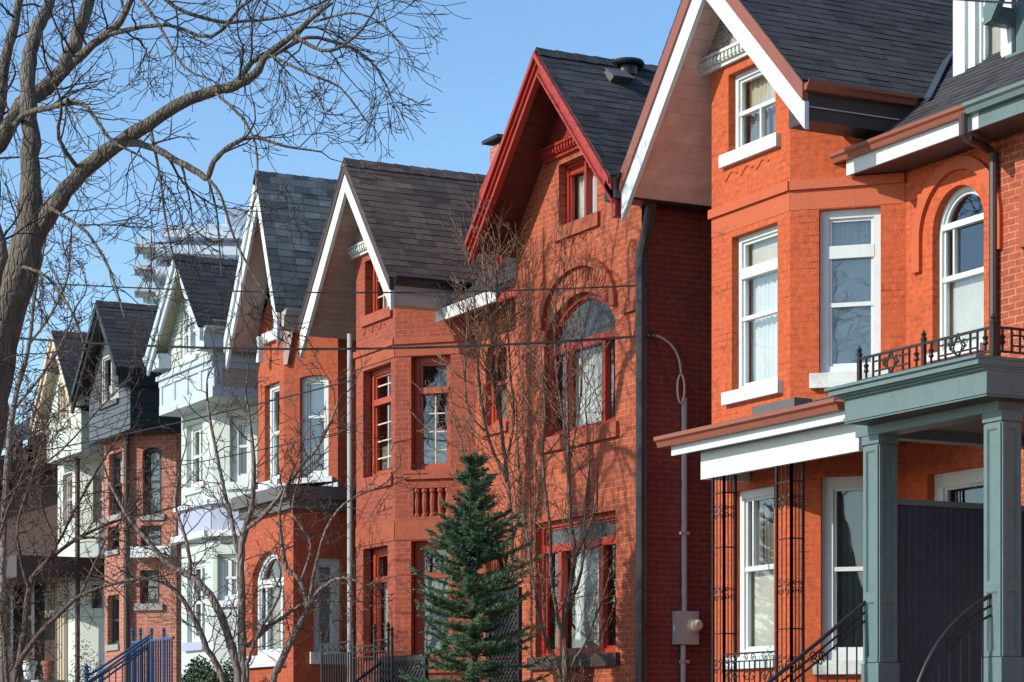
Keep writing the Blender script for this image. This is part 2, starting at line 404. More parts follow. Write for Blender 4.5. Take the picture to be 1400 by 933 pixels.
def bark_mat(name, c1, c2, scale=8):
    m, nt, bs = newmat(name); tc = uvn(nt)
    mp = N(nt, 'ShaderNodeMapping'); mp.inputs['Scale'].default_value = (1, 1, 0.25); nt.links.new(tc.outputs['Object'], mp.inputs[0])
    n1 = noise(nt, mp.outputs[0], scale, 6, 0.7); n2 = noise(nt, tc.outputs['Object'], scale * 6, 4)
    c = mixc(nt, c1, c2, ramp(nt, n1, 0.35, 0.65)); c = mixc(nt, c, ramp(nt, n2, 0.3, 0.7, (0.6,) * 3 + (1,), (1.3,) * 3 + (1,)), 0.8, 'MULTIPLY')
    nt.links.new(c, bs.inputs['Base Color']); bs.inputs['Roughness'].default_value = 0.9
    v = N(nt, 'ShaderNodeTexVoronoi', feature='DISTANCE_TO_EDGE'); v.inputs['Scale'].default_value = scale * 2.2; nt.links.new(mp.outputs[0], v.inputs['Vector'])
    hh = N(nt, 'ShaderNodeMath', operation='ADD'); nt.links.new(ramp(nt, v.outputs['Distance'], 0.0, 0.18), hh.inputs[0]); nt.links.new(n1, hh.inputs[1])
    bump(nt, bs, hh.outputs[0], 0.02)
    return m
M['bark'] = bark_mat('grey_bark', (0.085, 0.068, 0.052), (0.20, 0.165, 0.125))
M['twig'] = bark_mat('dark_twig', (0.045, 0.034, 0.030), (0.085, 0.062, 0.052))
M['magbark'] = bark_mat('smooth_grey_bark', (0.16, 0.13, 0.11), (0.25, 0.205, 0.175), 5)
M['magtwig'] = bark_mat('brown_twig', (0.10, 0.068, 0.055), (0.17, 0.115, 0.09))
M['vinebark'] = bark_mat('tan_shoot_bark', (0.24, 0.145, 0.09), (0.36, 0.23, 0.15))
M['vinetrunk'] = bark_mat('grey_brown_stem_bark', (0.15, 0.10, 0.075), (0.24, 0.17, 0.13))

def needle_mat(name, a, b, sc=2.2):
    m, nt, bs = newmat(name); tc = uvn(nt)
    n1 = noise(nt, tc.outputs['Object'], sc, 4); n2 = noise(nt, tc.outputs['Object'], 25, 3)
    c = mixc(nt, a, b, ramp(nt, n1, 0.35, 0.65)); c = mixc(nt, c, ramp(nt, n2, 0.3, 0.7, (0.55,) * 3 + (1,), (1.4,) * 3 + (1,)), 0.8, 'MULTIPLY')
    nt.links.new(c, bs.inputs['Base Color']); bs.inputs['Roughness'].default_value = 0.6
    return m
M['needle'] = needle_mat('spruce_needles', (0.034, 0.084, 0.042), (0.130, 0.210, 0.095))
M['hedge'] = needle_mat('hedge_leaves', (0.02, 0.045, 0.02), (0.04, 0.07, 0.025))
M['ground'] = needle_mat('lawn_soil', (0.14, 0.14, 0.07), (0.22, 0.19, 0.12), 1.0)
M['asphalt'] = paint_mat('asphalt', (0.05, 0.05, 0.052), 0.9, 0.3, grain=0.003)
# ------------------------------------------------------------------ building blocks
def rect_poly(a, b, z0, z1): return [(a, z0), (b, z0), (b, z1), (a, z1)]
def arch_poly(a, b, z0, zs, rise, n=18):
    c = (a + b) / 2; w2 = (b - a) / 2
    if rise >= w2 * 0.95:
        arc = [(c + w2 * math.cos(math.pi * k / n), zs + rise * math.sin(math.pi * k / n)) for k in range(n + 1)]
    else:                                   # segmental arch
        R = (w2 * w2 + rise * rise) / (2 * rise); ph = math.asin(min(1, w2 / R)); cz = zs + rise - R
        arc = [(c + R * math.sin(ph - 2 * ph * k / n), cz + R * math.cos(ph - 2 * ph * k / n)) for k in range(n + 1)]
    return [(a, z0), (b, z0)] + arc
def outline(a, b, z0, z1, arch):
    return arch_poly(a, b, z0, z1 - arch, arch) if arch else rect_poly(a, b, z0, z1)

def wall(mb, F, out, holes, rev=0.14):
    polys = [out] + holes
    flat = [p for q in polys for p in q]
    tri = tessellate_polygon([[Vector((a, z, 0)) for a, z in q] for q in polys])
    for t in tri: mb.face([F.pt(*flat[i]) for i in t])
    for h in holes:
        n = len(h)
        for k in range(n):
            p, q = h[k], h[(k + 1) % n]
            mb.face([F.pt(*p), F.pt(*q), F.pt(*q, -rev), F.pt(*p, -rev)])

def wavy(mb, F, a, b, z0, z1, o, amp=0.02, per=0.11, rng=None):
    n = max(4, int((b - a) / 0.02)); ph = (rng or random).random() * 6
    pts = [(a + (b - a) * k / n, o + amp * math.sin(2 * math.pi * (a + (b - a) * k / n) / per + ph + 0.8 * math.sin(k * 0.37))) for k in range(n + 1)]
    for k in range(n):
        mb.face([F.pt(pts[k][0], z0, pts[k][1]), F.pt(pts[k + 1][0], z0, pts[k + 1][1]), F.pt(pts[k + 1][0], z1, pts[k + 1][1]), F.pt(pts[k][0], z1, pts[k][1])])

RW = random.Random(7)
def window(root, F, px=None, rect=None, arch=0, mat='white', fw=0.06, rec=0.10, rails=(), mulls=(), sash=0.035,
           sill=None, sillmat='white', curtain=(), glass='glass', name='window', grid=None, gridmat=None, leaded=None):
    a, b, z0, z1 = F.rect(*px) if px else rect
    if a > b: a, b = b, a
    out = outline(a, b, z0, z1, arch)
    W = b - a; H = z1 - z0
    def inset(d): return outline(a + d, b - d, z0 + d, z1 - d, max(arch - d * (1 if arch > W * 0.45 else 0.3), 0.02) if arch else 0)
    mb = MB(); i1 = inset(fw)
    mb.ring(F, out, i1, -rec - 0.09, -rec)
    if sash:
        i2 = inset(fw + sash); mb.ring(F, i1, i2, -rec - 0.08, -rec - 0.03)
    for r in rails:
        f, h = r[0], r[1]; o = r[2] if len(r) > 2 else -rec - 0.012
        x0 = a + fw * 0.9; x1 = b - fw * 0.9
        if len(r) > 3: x0 = a + W * r[3]; x1 = a + W * r[4]
        zc = z0 + H * f; mb.box(F, x0, x1, zc - h / 2, zc + h / 2, -rec - 0.085, o)
    for r in mulls:
        f, wd, f0, f1 = r[:4]; o = r[4] if len(r) > 4 else -rec - 0.016
        xc = a + W * f; mb.box(F, xc - wd / 2, xc + wd / 2, z0 + H * f0, z0 + H * f1, -rec - 0.083, o)
    fr = mb.build(name, M[mat], root, bevel=0.006)
    if grid:                                          # thin glazing bars: (f0,f1,z0,z1,nx,nz)
        g = MB()
        for (f0, f1, g0, g1, nx, nz) in grid:
            for k in range(1, nx):
                xc = a + W * (f0 + (f1 - f0) * k / nx); g.box(F, xc - 0.011, xc + 0.011, z0 + H * g0, z0 + H * g1, -rec - 0.075, -rec - 0.045)
            for k in range(1, nz):
                zc = z0 + H * (g0 + (g1 - g0) * k / nz); g.box(F, a + W * f0, a + W * f1, zc - 0.011, zc + 0.011, -rec - 0.074, -rec - 0.046)
        g.build('glazing_bars', M[gridmat or mat], fr)
    p = MB(); ip = inset(fw * 0.8); o = -rec - 0.06
    p.face([F.pt(*q, o) for q in ip]); p.build('pane', M[glass], fr)
    if leaded:                                        # coloured leaded light filling the top of the opening
        f0 = z0 + H * leaded; l = MB(); q = [(x, max(z, f0)) for x, z in i1]
        l.face([F.pt(x, z, o + 0.012) for x, z in q]); l.build('leaded_light', M['leaded'], fr)
    if sill:
        h, ou, ex = sill; s = MB(); s.box(F, a - ex, b + ex, z0 - h, z0 + 0.005, -rec - 0.02, ou)
        s.build('sill', M[sillmat], fr, bevel=0.008)
    for c in curtain:
        kind, f0, f1, g0, g1, cm = c; k = MB()
        if kind == 'drape': wavy(k, F, a + W * f0, a + W * f1, z0 + H * g0, z0 + H * g1, -rec - 0.17, 0.018, 0.10, RW)
        else: k.face([F.pt(a + W * f0, z0 + H * g0, -rec - 0.13), F.pt(a + W * f1, z0 + H * g0, -rec - 0.13), F.pt(a + W * f1, z0 + H * g1, -rec - 0.13), F.pt(a + W * f0, z0 + H * g1, -rec - 0.13)])
        k.build('curtain' if kind == 'drape' else 'blind', M[cm], fr)
    return out

RR = random.Random(11)
def slope(mb, e0, e1, r1, r0, course=0.14, tab=0.31):
    """a shingled slope: eave e0-e1, ridge r0-r1, every course its own strip of tabs"""
    e0, e1, r0, r1 = map(Vector, (e0, e1, r0, r1))
    L = (e1 - e0).length; Hh = (r0 - e0).length; al = (e1 - e0) / L; up = (r0 - e0) / Hh; n = al.cross(up)
    if n.z < 0: n = -n
    N_ = max(1, round(Hh / course)); off = RR.random() * 7
    for k in range(N_):
        h0 = Hh * k / N_; h1 = Hh * (k + 1) / N_; x = -RR.random() * tab
        while x < L:
            x0 = max(0, x); x1 = min(L, x + tab); x += tab
            if x1 - x0 < 1e-4: continue
            t = 0.005 + RR.random() * 0.007; d = -RR.random() * 0.012
            A = e0 + al * x0 + up * (h0 + d); B = e0 + al * x1 + up * (h0 + d); C = e0 + al * x1 + up * h1; D = e0 + al * x0 + up * h1
            kk = 0.5 * (k % 2) * tab
            uv = [(off + x0 + kk, k * 0.14 + 0.005), (off + x1 + kk, k * 0.14 + 0.005), (off + x1 + kk, k * 0.14 + 0.135), (off + x0 + kk, k * 0.14 + 0.135)]
            mb.face([A + n * t, B + n * t, C + n * 0.002, D + n * 0.002], uv)
            mb.face([A - n * 0.01, B - n * 0.01, B + n * t, A + n * t], [(off, k * 0.14 + 0.001)] * 4)

class Gable:
    def __init__(s, apx, lpx, rpx, yb, yk):
        s.A = onY(*apx, yb); s.L = onY(*lpx, yb); s.R = onY(*rpx, yb); s.yb = yb; s.yk = yk
        s.mL = (s.A.z - s.L.z) / (s.A.x - s.L.x); s.mR = (s.A.z - s.R.z) / (s.R.x - s.A.x)
        s.sv = 0.16
    def top(s, x): return s.A.z - (s.mL * (s.A.x - x) if x < s.A.x else s.mR * (x - s.A.x))
    def und(s, x): return s.top(x) - s.sv - 0.01
    def roof(s, root, mat):
        mb = MB(); A, L, R = s.A, s.L, s.R; yb, yk = s.yb - 0.06, s.yk
        dl = (A.z - L.z) * 0.02; 
        slope(mb, (R.x, yb, R.z), (R.x, yk, R.z), (A.x, yk, A.z), (A.x, yb, A.z))
        slope(mb, (L.x, yk, L.z), (L.x, yb, L.z), (A.x, yb, A.z), (A.x, yk, A.z))
        # roof deck edge under the shingles
        t = 0.03
        for P in (L, R):
            mb.face([(P.x, yb, P.z - t), (A.x, yb, A.z - t), (A.x, yb, A.z), (P.x, yb, P.z)])
            mb.face([(P.x, yb, P.z - t), (A.x, yb, A.z - t), (A.x, yk, A.z - t), (P.x, yk, P.z - t)])
        o = mb.build('roof', mat, root)
        c = MB()
        for k in range(int((yk - yb) / 0.3)):
            y0 = yb + k * 0.3; y1 = y0 + 0.305; h = 0.03 + 0.008
            for sg, m in ((-1, s.mL), (1, s.mR)):
                dx = 0.13
                c.face([(A.x, y0, A.z + h), (A.x, y1, A.z + h - 0.012), (A.x + sg * dx, y1, A.z + h - 0.012 - dx * m), (A.x + sg * dx, y0, A.z + h - dx * m)])
            c.face([(A.x - 0.13, y0, A.z + h - 0.13 * s.mL), (A.x, y0, A.z + h), (A.x + 0.13, y0, A.z + h - 0.13 * s.mR)])
        c.build('ridge_cap', mat, o)
        return o
    def board(s, root, name, mat, d0, d1, side, o0, o1, foot=0.0, extra=0.0):
        """a board along the rake between perpendicular depths d0 and d1 below the roof line"""
        P, m = (s.L, s.mL) if side < 0 else (s.R, s.mR)
        c = 1 / math.sqrt(1 + m * m); v0 = d0 / c; v1 = d1 / c; A = s.A
        Px = P.x + side * extra; Pz = P.z - m * extra
        F = Face(0, s.yb)
        mb = MB(); 
        poly = [(A.x, A.z - v0), (Px, Pz - v0), (Px, Pz - v1 + foot), (A.x, A.z - v1)]
        mb.prism(F, poly, o0, o1)
        return mb.build(name, mat, root, bevel=0.006)
    def soffit(s, root, mat, y1L, y1R, x0=None):
        mb = MB(); y0 = s.yb + 0.03; A = s.A
        for P, y1 in ((s.L, y1L), (s.R, y1R)):
            mb.face([(P.x, y0, P.z - s.sv), (A.x, y0, A.z - s.sv), (A.x, y1, A.z - s.sv), (P.x, y1, P.z - s.sv)])
        return mb.build('soffit', mat, root)

def gutter(mb, a, b, out, w=0.12, h=0.11):
    """open box gutter from a to b (top inner edge), out = horizontal outward unit vector"""
    a = Vector(a); b = Vector(b); out = Vector(out); z = Vector((0, 0, 1))
    prof = [(0, 0), (0, -h), (w * 0.6, -h), (w * 0.75, -h * 0.55), (w, -h * 0.35), (w, 0), (w - 0.012, 0), (w - 0.012, -h * 0.3), (0.012, -h * 0.3), (0.012, 0)]
    ra = [a + out * x + z * y for x, y in prof]; rb = [b + out * x + z * y for x, y in prof]; n = len(prof)
    for k in range(n):
        j = (k + 1) % n; mb.face([ra[k], ra[j], rb[j], rb[k]])
    mb.face(ra); mb.face(rb[::-1])

def frieze(root, G, F, zb, mat, smat, s_lo=None, s_hi=None):
    """carved triangular panel at the gable top with a dentil band under it"""
    A = G.A; off = F.p.x
    zt = G.und(A.x)
    xl = A.x - (zt - zb) / G.mL; xr = A.x + (zt - zb) / G.mR
    mb = MB(); mb.prism(F, [(xl - off, zb), (xr - off, zb), (A.x - off, zt)], 0.004, 0.05)
    p = mb.build('gable_panel', M[mat], root)
    b = MB(); b.box(F, xl - off - 0.02, xr - off + 0.02, zb - 0.10, zb, 0.004, 0.09); b.box(F, xl - off - 0.04, xr - off + 0.04, zb - 0.005, zb + 0.03, 0.004, 0.13)
    n = int((xr - xl) / 0.085)
    for k in range(n):
        x = xl - off + 0.03 + k * 0.085; b.box(F, x, x + 0.045, zb - 0.085, zb - 0.02, 0.09, 0.125)
    b.box(F, xl - off - 0.01, xr - off + 0.01, zb - 0.15, zb - 0.10, 0.004, 0.055)
    b.build('dentil_band', M[smat], p)

def squiggle(root, F, s0, s1, z, mat, amp=0.05, n=3):
    mb = MB()
    for k in range(n):
        x0 = s0 + (s1 - s0) * k / n; x1 = s0 + (s1 - s0) * (k + 0.8) / n; pts = []
        for i in range(13):
            t = i / 12; pts.append(F.pt(x0 + (x1 - x0) * t, z + amp * 0.55 * math.sin(t * math.pi * 2 - math.pi / 2) + amp * 0.8 * t, 0.004))
        mb.tube(pts, 0.013, 6)
    return mb.build('carved_scroll', M[mat], root)

def hood(root, F, c, zs, r0, r1, mat, legs=0.3, o=0.06, name='hood_mould', n=24, squash=1.0):
    v1 = r1 * squash; v0 = v1 - (r1 - r0)
    out = [(c - r1, zs - legs)] + [(c - r1 * math.cos(math.pi * k / n), zs + v1 * math.sin(math.pi * k / n)) for k in range(n + 1)] + [(c + r1, zs - legs)]
    inn = [(c - r0, zs - legs)] + [(c - r0 * math.cos(math.pi * k / n), zs + v0 * math.sin(math.pi * k / n)) for k in range(n + 1)] + [(c + r0, zs - legs)]
    mb = MB(); mb.strip(F, out, inn, -0.01, o)
    return mb.build(name, M[mat], root, bevel=0.01)

def downpipe(root, pts, mat, r=0.045, name='downspout'):
    mb = MB(); mb.tube(pts, r, 10)
    o = mb.build(name, M[mat], root, smooth=False)
    return o

def body(mb, x0, x1, yf, yk, z0, z1, front=True):
    F = Face(0, yf)
    if front: mb.face([(x0, yf, z0), (x1, yf, z0), (x1, yf, z1), (x0, yf, z1)])
    mb.face([(x1, yf, z0), (x1, yk, z0), (x1, yk, z1), (x1, yf, z1)])
    mb.face([(x0, yk, z0), (x0, yf, z0), (x0, yf, z1), (x0, yk, z1)])
    mb.face([(x1, yk, z0), (x0, yk, z0), (x0, yk, z1), (x1, yk, z1)])

def back_gable(mb, G, x0, x1, z1):
    A = G.A; y = G.yk - 0.05
    mb.face([(x0, y, z1), (A.x, y, G.und(A.x)), (x1, y, z1)])

D45 = (math.sqrt(0.5), math.sqrt(0.5))
GZ = 1.0                                   # height of the raised front lawns
YF = 15.9                                  # plane of the bay fronts
def canted_end(xc, px, py=500, y=YF):
    F = Face(xc, y, D45); s, _ = F.st(px, py); return F, s
# ------------------------------------------------------------------ setting
g = MB()
for (y0, y1, z0, z1) in ((12.2, 15.0, 0.35, GZ), (15.0, 400, GZ, GZ)):
    g.face([(-900, y0, z0), (600, y0, z0), (600, y1, z1), (-900, y1, z1)])
g.face([(-900, -400, 0.0), (600, -400, 0.0), (600, -4, 0.0), (-900, -4, 0.0)])
struct(g.build('ground', M['ground']))
g = MB(); g.face([(-900, 0.6, -0.13), (600, 0.6, -0.13), (600, 6.5, -0.13), (-900, 6.5, -0.13)]); struct(g.build('road', M['asphalt']))
g = MB(); g.face([(-900, -4, 0.004), (600, -4, 0.004), (600, 0.45, 0.004), (-900, 0.45, 0.004)])
g.face([(-900, 6.65, 0.004), (600, 6.65, 0.004), (600, 12.2, 0.004), (-900, 12.2, 0.004)]); g.face([(-900, 12.2, 0.004), (600, 12.2, 0.004), (600, 12.2, 0.35), (-900, 12.2, 0.35)])
struct(g.build('pavement', M['concrete']))
g = MB(); g.wbox(-900, 600, 0.45, 0.6, -0.13, 0.008); g.wbox(-900, 600, 6.5, 6.65, -0.13, 0.008); struct(g.build('kerb', M['concrete']))

# ------------------------------------------------------------------ house 1: orange painted house with a white trimmed gable
Ym = 16.87
h1 = thing('house', 'bright orange painted brick house with white bargeboards and an arched upper window', 'house', (-23.6, YF, GZ), 'brick houses in the terrace')
F1 = Face(onY(973, 500, YF).x, YF); s_r, _ = F1.st(1080, 500); XC1 = F1.p.x + s_r
F1c, sc1 = canted_end(XC1, 1239); YM1 = YF + sc1 * D45[1]; XM1 = XC1 + sc1 * D45[0]
F1m = Face(XM1, YM1); smr, _ = F1m.st(1361, 300); XE1 = XM1 + smr
G1 = Gable((963, -69), (852, 237), (1103, 110), 15.4, 22.5)
ZE = G1.R.z
GUT = onY(1250, 172, 16.3).z                 # eave height of the main roof
holes = []
hf = []
hf.append(window(h1, F1, (996, 103, 1060, 212), rails=((0.5, 0.05),), mulls=((0.52, 0.035, 0.03, 0.5),), curtain=(('drape', 0.05, 0.95, 0.5, 0.97, 'curtain'), ('drape', 0.0, 1.0, 0.0, 0.5, 'greycurtain')), sill=(0.15, 0.07, 0.12), glass='glassb', fw=0.07))
hf.append(window(h1, F1, (1000.5, 325, 1063, 537), rails=((0.76, 0.13, -0.095), (0.47, 0.05)), curtain=(('drape', 0.02, 0.98, 0.02, 0.74, 'sheer'), ('flat', 0.02, 0.98, 0.78, 0.98, 'curtain')), sill=(0.15, 0.08, 0.12), glass='glassb', fw=0.07))
hf.append(window(h1, F1, (1002, 672, 1058, 900), rails=((0.53, 0.06),), mulls=((0.30, 0.03, 0.53, 0.97),), curtain=(('drape', 0.02, 0.98, 0.53, 0.97, 'greycurtain'), ('flat', 0.02, 0.98, 0.02, 0.53, 'blind')), sill=(0.14, 0.07, 0.08), fw=0.10, glass='glassb'))
hc = []
hc.append(window(h1, F1c, (1119.5, 287, 1204, 512), rails=((0.745, 0.15, -0.095), (0.425, 0.05)), curtain=(('flat', 0.02, 0.98, 0.02, 0.72, 'blind'), ('drape', 0.02, 0.98, 0.77, 0.98, 'curtain')), sill=(0.17, 0.08, 0.10), sillmat='oldwhite', glass='glassb', fw=0.10))
hc.append(window(h1, F1c, (1122, 652, 1200, 904), rails=((0.50, 0.05),), curtain=(('drape', 0.02, 0.98, 0.02, 0.97, 'greycurtain'),), sill=(0.16, 0.08, 0.08), sillmat='oldwhite', fw=0.13))
# arched window
a, _ = F1m.st(1274.8, 300); b, _ = F1m.st(1345, 300); ztop = F1m.st(1312, 253)[1]; zbot = F1m.st(1276, 486)[1]
hm = [window(h1, F1m, rect=(a, b, zbot, ztop), arch=(b - a) / 2, rails=((0.785, 0.07, -0.095), (0.465, 0.06)), mulls=((0.26, 0.03, 0.465, 0.785),), curtain=(('flat', 0.03, 0.97, 0.02, 0.465, 'blind'),), sill=(0.08, 0.08, 0.03), glass='glassb', fw=0.05)]
hood(h1, F1m, (a + b) / 2, ztop - (b - a) / 2 - 0.02, 0.66, 0.80, 'h1smooth', legs=0.38, o=0.05)
# door under the porch
a, b, z0, z1 = F1m.rect(1268, 649, 1350, 920)
hm.append(window(h1, F1m, rect=(a, b, GZ + 1.3, z1), rails=((0.74, 0.08),), mat='oldwhite', fw=0.16, name='front_door_frame', curtain=()))
dd = MB(); dd.box(F1m, a + 0.16, b - 0.16, GZ + 1.32, z1 - 0.62, -0.16, -0.135); dd.build('front_door', M['green'], h1)
mb = MB()
zl, zr = G1.und(F1.p.x), G1.und(XC1)
wall(mb, F1, [(0, GZ), (s_r, GZ), (s_r, zr), (G1.A.x - F1.p.x, G1.und(G1.A.x)), (0, zl)], hf)
wall(mb, F1c, [(0, GZ), (sc1, GZ), (sc1, G1.und(XM1)), (0, zr)], hc)
wall(mb, F1m, [(0, GZ), (smr, GZ), (smr, GUT + 0.05), (0, GUT + 0.05)], hm)
XL1 = -26.0
F1l = Face(XL1, Ym, (D45[0], -D45[1]))
mb.face([(F1.p.x, YF, GZ), (XL1, 16.6, GZ), (XL1, 16.6, G1.und(XL1)), (F1.p.x, YF, zl)])
mb.face([(XL1, 16.6, GZ), (XL1, 23, GZ), (XL1, 23, GUT), (XL1, 16.6, GUT)])
mb.face([(XL1, 23, GZ), (XE1, 23, GZ), (XE1, 23, GUT), (XL1, 23, GUT)])
back_gable(mb, G1, XL1, -22.6, GUT)
mb.build('wall', M['h1brick'], h1)
# belt courses and smooth lintel bands
mb = MB()
zb = F1.st(975, 293)[1]
mb.box(F1, -0.02, s_r + 0.015, zb - 0.06, zb + 0.05, 0.0, 0.045); mb.box(F1c, 0.0, sc1 - 0.02, zb - 0.06, zb + 0.05, 0.0, 0.045)
mb.build('belt_course', M['h1smooth'], h1, bevel=0.015)
mb = MB(); zt2 = F1c.st(1120, 287)[1]
mb.box(F1, 0.003, s_r, zt2 + 0.012, zb - 0.06, 0.0, 0.005); mb.box(F1c, 0.004, sc1 - 0.02, zt2 + 0.012, zb - 0.06, 0.0, 0.005)
mb.build('lintel_band', M['h1smooth'], h1)
s0, z0 = F1.st(992, 242); s1, _ = F1.st(1056, 240); squiggle(h1, F1, s0, s1, z0 - 0.02, 'h1smooth', 0.06)
# gable roof
G1.roof(h1, M['shingle1'])
for sd in (-1, 1):
    G1.board(h1, 'rake_trim', M['brown'], 0.02, 0.17, sd, -0.02, 0.06, 0.0)
    G1.board(h1, 'bargeboard', M['white'], 0.17, 0.40, sd, -0.03, 0.03, 0.0)
G1.sv = 0.30
G1.soffit(h1, M['soffit1'], 18.0, YF + 0.9)
G1.sv = 0.16
frieze(h1, G1, F1, F1.st(976, 72)[1] - 0.10, 'carvedwhite', 'oldwhite')
# boxed eave on the right and its gutter
mb = MB(); mb.wbox(G1.R.x - 0.42, G1.R.x - 0.02, 15.44, 17.4, ZE - 0.45, ZE - 0.03); mb.build('eave_box', M['darkbrown'], h1)
mb = MB(); gutter(mb, (G1.R.x - 0.02, 15.36, ZE - 0.01), (G1.R.x - 0.02, 16.9, ZE - 0.01), (1, 0, 0)); mb.build('gutter', M['brown'], h1)
# main roof
def main_roof(root, x0, x1, ze, mat, ye=16.32, m=0.77, yr=20.3):
    mb = MB(); zr = ze + m * (yr - ye)
    slope(mb, (x0, ye, ze), (x1, ye, ze), (x1, yr, zr), (x0, yr, zr))
    mb.face([(x0, yr, zr), (x1, yr, zr), (x1, 24.2, ze), (x0, 24.2, ze)])
    mb.face([(x0, ye, ze - 0.03), (x1, ye, ze - 0.03), (x1, yr, zr - 0.03), (x0, yr, zr - 0.03)])
    return mb.build('roof', mat, root)
xg0 = onY(1143, 212, 16.3).x
main_roof(h1, xg0 - 0.05, XE1 + 0.02, GUT, M['shingle1'])
mb = MB(); gutter(mb, (xg0, 16.32, GUT), (XE1 + 0.28, 16.32, GUT), (0, -1, 0)); mb.build('gutter', M['brown'], h1)
mb = MB(); mb.wbox(xg0 + 0.18, XE1 + 0.40, 16.32, 16.35, GUT - 0.28, GUT - 0.03); mb.build('fascia', M['white'], h1)
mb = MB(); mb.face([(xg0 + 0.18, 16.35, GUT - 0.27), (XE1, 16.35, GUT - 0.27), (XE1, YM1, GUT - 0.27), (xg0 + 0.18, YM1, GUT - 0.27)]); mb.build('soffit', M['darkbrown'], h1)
# valley flashing
mb = MB(); a = Vector((G1.R.x - 0.02, 16.5, ZE + 0.03)); 
zz = 8.6 + EYE
p0 = onY(1268, 137, 16.9); p1 = onY(1309, 55, 18.6)
mb.beam(p0 + Vector((0.0, 0, 0.02)), p1 + Vector((0.0, 0, 0.02)), 0.08, 0.015, Vector((0.4, -0.5, 0.7))); mb.build('valley_flashing', M['flash'], h1)
# dormer
FD = Face(onY(1309, 120, 17.55).x, 17.55)
sd1, _ = FD.st(1386, 100); zs0 = FD.st(1309, 121)[1]
mb = MB(); a, b, z0, z1 = FD.rect(1333, 104, 1368, 104)
zdt = z0 + 1.25
dr = window(h1, FD, rect=(a, b, z0, zdt), rails=((0.52, 0.05),), curtain=(('flat', 0.0, 1, 0.0, 0.5, 'blind'),), rec=0.06, fw=0.04)
wall(mb, FD, [(0, zs0), (sd1, zs0), (sd1, zdt + 0.3), (sd1 / 2, zdt + 0.9), (0, zdt + 0.3)], [dr], 0.1)
mb.box(FD, -0.02, 0.20, zs0, zdt + 0.3, 0.0, 0.05); mb.box(FD, sd1 - 0.16, sd1 + 0.02, zs0, zdt + 0.3, 0.0, 0.05)
mb.box(FD, -0.10, sd1 + 0.06, zs0 - 0.12, zs0 + 0.02, -0.05, 0.10)
dm = mb.build('dormer', M['white'], h1, bevel=0.006)
mb = MB(); x0, x1 = FD.p.x, FD.p.x + sd1
for x in (x0, x1): mb.face([(x, 17.56, zs0 - 0.1), (x, 19.6, zs0 - 0.1), (x, 19.6, zdt + 0.3), (x, 17.56, zdt + 0.3)])
mb.build('dormer_cheek', M['white'], dm)
mb = MB(); xm = (x0 + x1) / 2
slope(mb, (x1 + 0.15, 17.3, zdt + 0.2), (x1 + 0.15, 19.8, zdt + 0.2), (xm, 19.8, zdt + 0.95), (xm, 17.3, zdt + 0.95)); slope(mb, (x0 - 0.15, 19.8, zdt + 0.2), (x0 - 0.15, 17.3, zdt + 0.2), (xm, 17.3, zdt + 0.95), (xm, 19.8, zdt + 0.95))
mb.build('dormer_roof', M['shingle1'], dm)
# downspout at the party line
xp = XE1 + 0.02
pt = onY(1318, 160, 16.25)
downpipe(h1, [(pt.x, 16.24, GUT - 0.1), (pt.x, 16.24, GUT - 0.33), (pt.x + 0.02, 16.28, GUT - 0.37), (xp - 0.02, YM1 - 0.12, GUT - 0.36), (xp + 0.02, YM1 - 0.06, GUT - 0.42), (xp + 0.02, YM1 - 0.06, GZ)], 'darkbrown', 0.05)
# veranda in front of the bay
yg, yp = 15.0, 15.22
v0 = onY(905, 597, yg); v1 = onY(1142, 549, yg); zv = (v0.z + v1.z) / 2
XV0, XV1 = v0.x, v1.x + 0.15
mb = MB(); e = MB()
slope(e, (XV0 + 0.05, yg + 0.02, zv + 0.02), (XV1, yg + 0.02, zv + 0.02), (XV1, YF + 0.05, zv + 0.26), (XV0 + 0.05, YF + 0.05, zv + 0.26), 0.3, 0.9)
e.face([(XV0 + 0.05, yg + 0.02, zv - 0.02), (XV1, yg + 0.02, zv - 0.02), (XV1, YF + 1, zv - 0.02), (XV0 + 0.05, YF + 1, zv - 0.02)])
slope(e, (XC1 + 0.1, YF - 0.05, zv + 0.26), (XV1, YF - 0.05, zv + 0.26), (XV1, Ym + 0.05, zv + 0.40), (XC1 + 0.1, Ym + 0.05, zv + 0.40), 0.3, 0.9)
vr = e.build('veranda_roof', M['metalgrey'], h1)
p = onY(1047, 556, 15.75)
mb = MB(); mb.wbox(p.x, p.x + 0.9, 15.55, 15.8, zv + 0.08, zv + 0.27); mb.build('roof_upstand', M['metalgrey'], vr)
mb = MB(); gutter(mb, (XV0, yg + 0.02, zv), (XV1, yg + 0.02, zv), (0, -1, 0), 0.14, 0.13); mb.build('veranda_gutter', M['brown'], h1, bevel=0.004)
mb = MB(); mb.wbox(XV0 + 0.18, XV1, yg + 0.025, yg + 0.06, zv - 0.24, zv - 0.06); mb.build('veranda_fascia', M['white'], h1)
b0 = onY(958, 619, yp); b1 = onY(1174, 628, yp); zb0 = onY(958, 656, yp).z
mb = MB(); mb.wbox(b0.x, b1.x, yp, yp + 0.06, zb0, b0.z); 
mb.wbox(b0.x, b0.x + 0.06, yp + 0.06, YF - 0.01, zb0, b0.z)
mb.build('veranda_beam_board', M['white'], h1, bevel=0.006)
mb = MB(); mb.face([(b0.x, yg + 0.06, zv - 0.23), (b1.x, yg + 0.06, zv - 0.23), (b1.x, YM1, zv - 0.23), (b0.x, YM1, zv - 0.23)]); mb.build('veranda_ceiling', M['darkbrown'], h1)
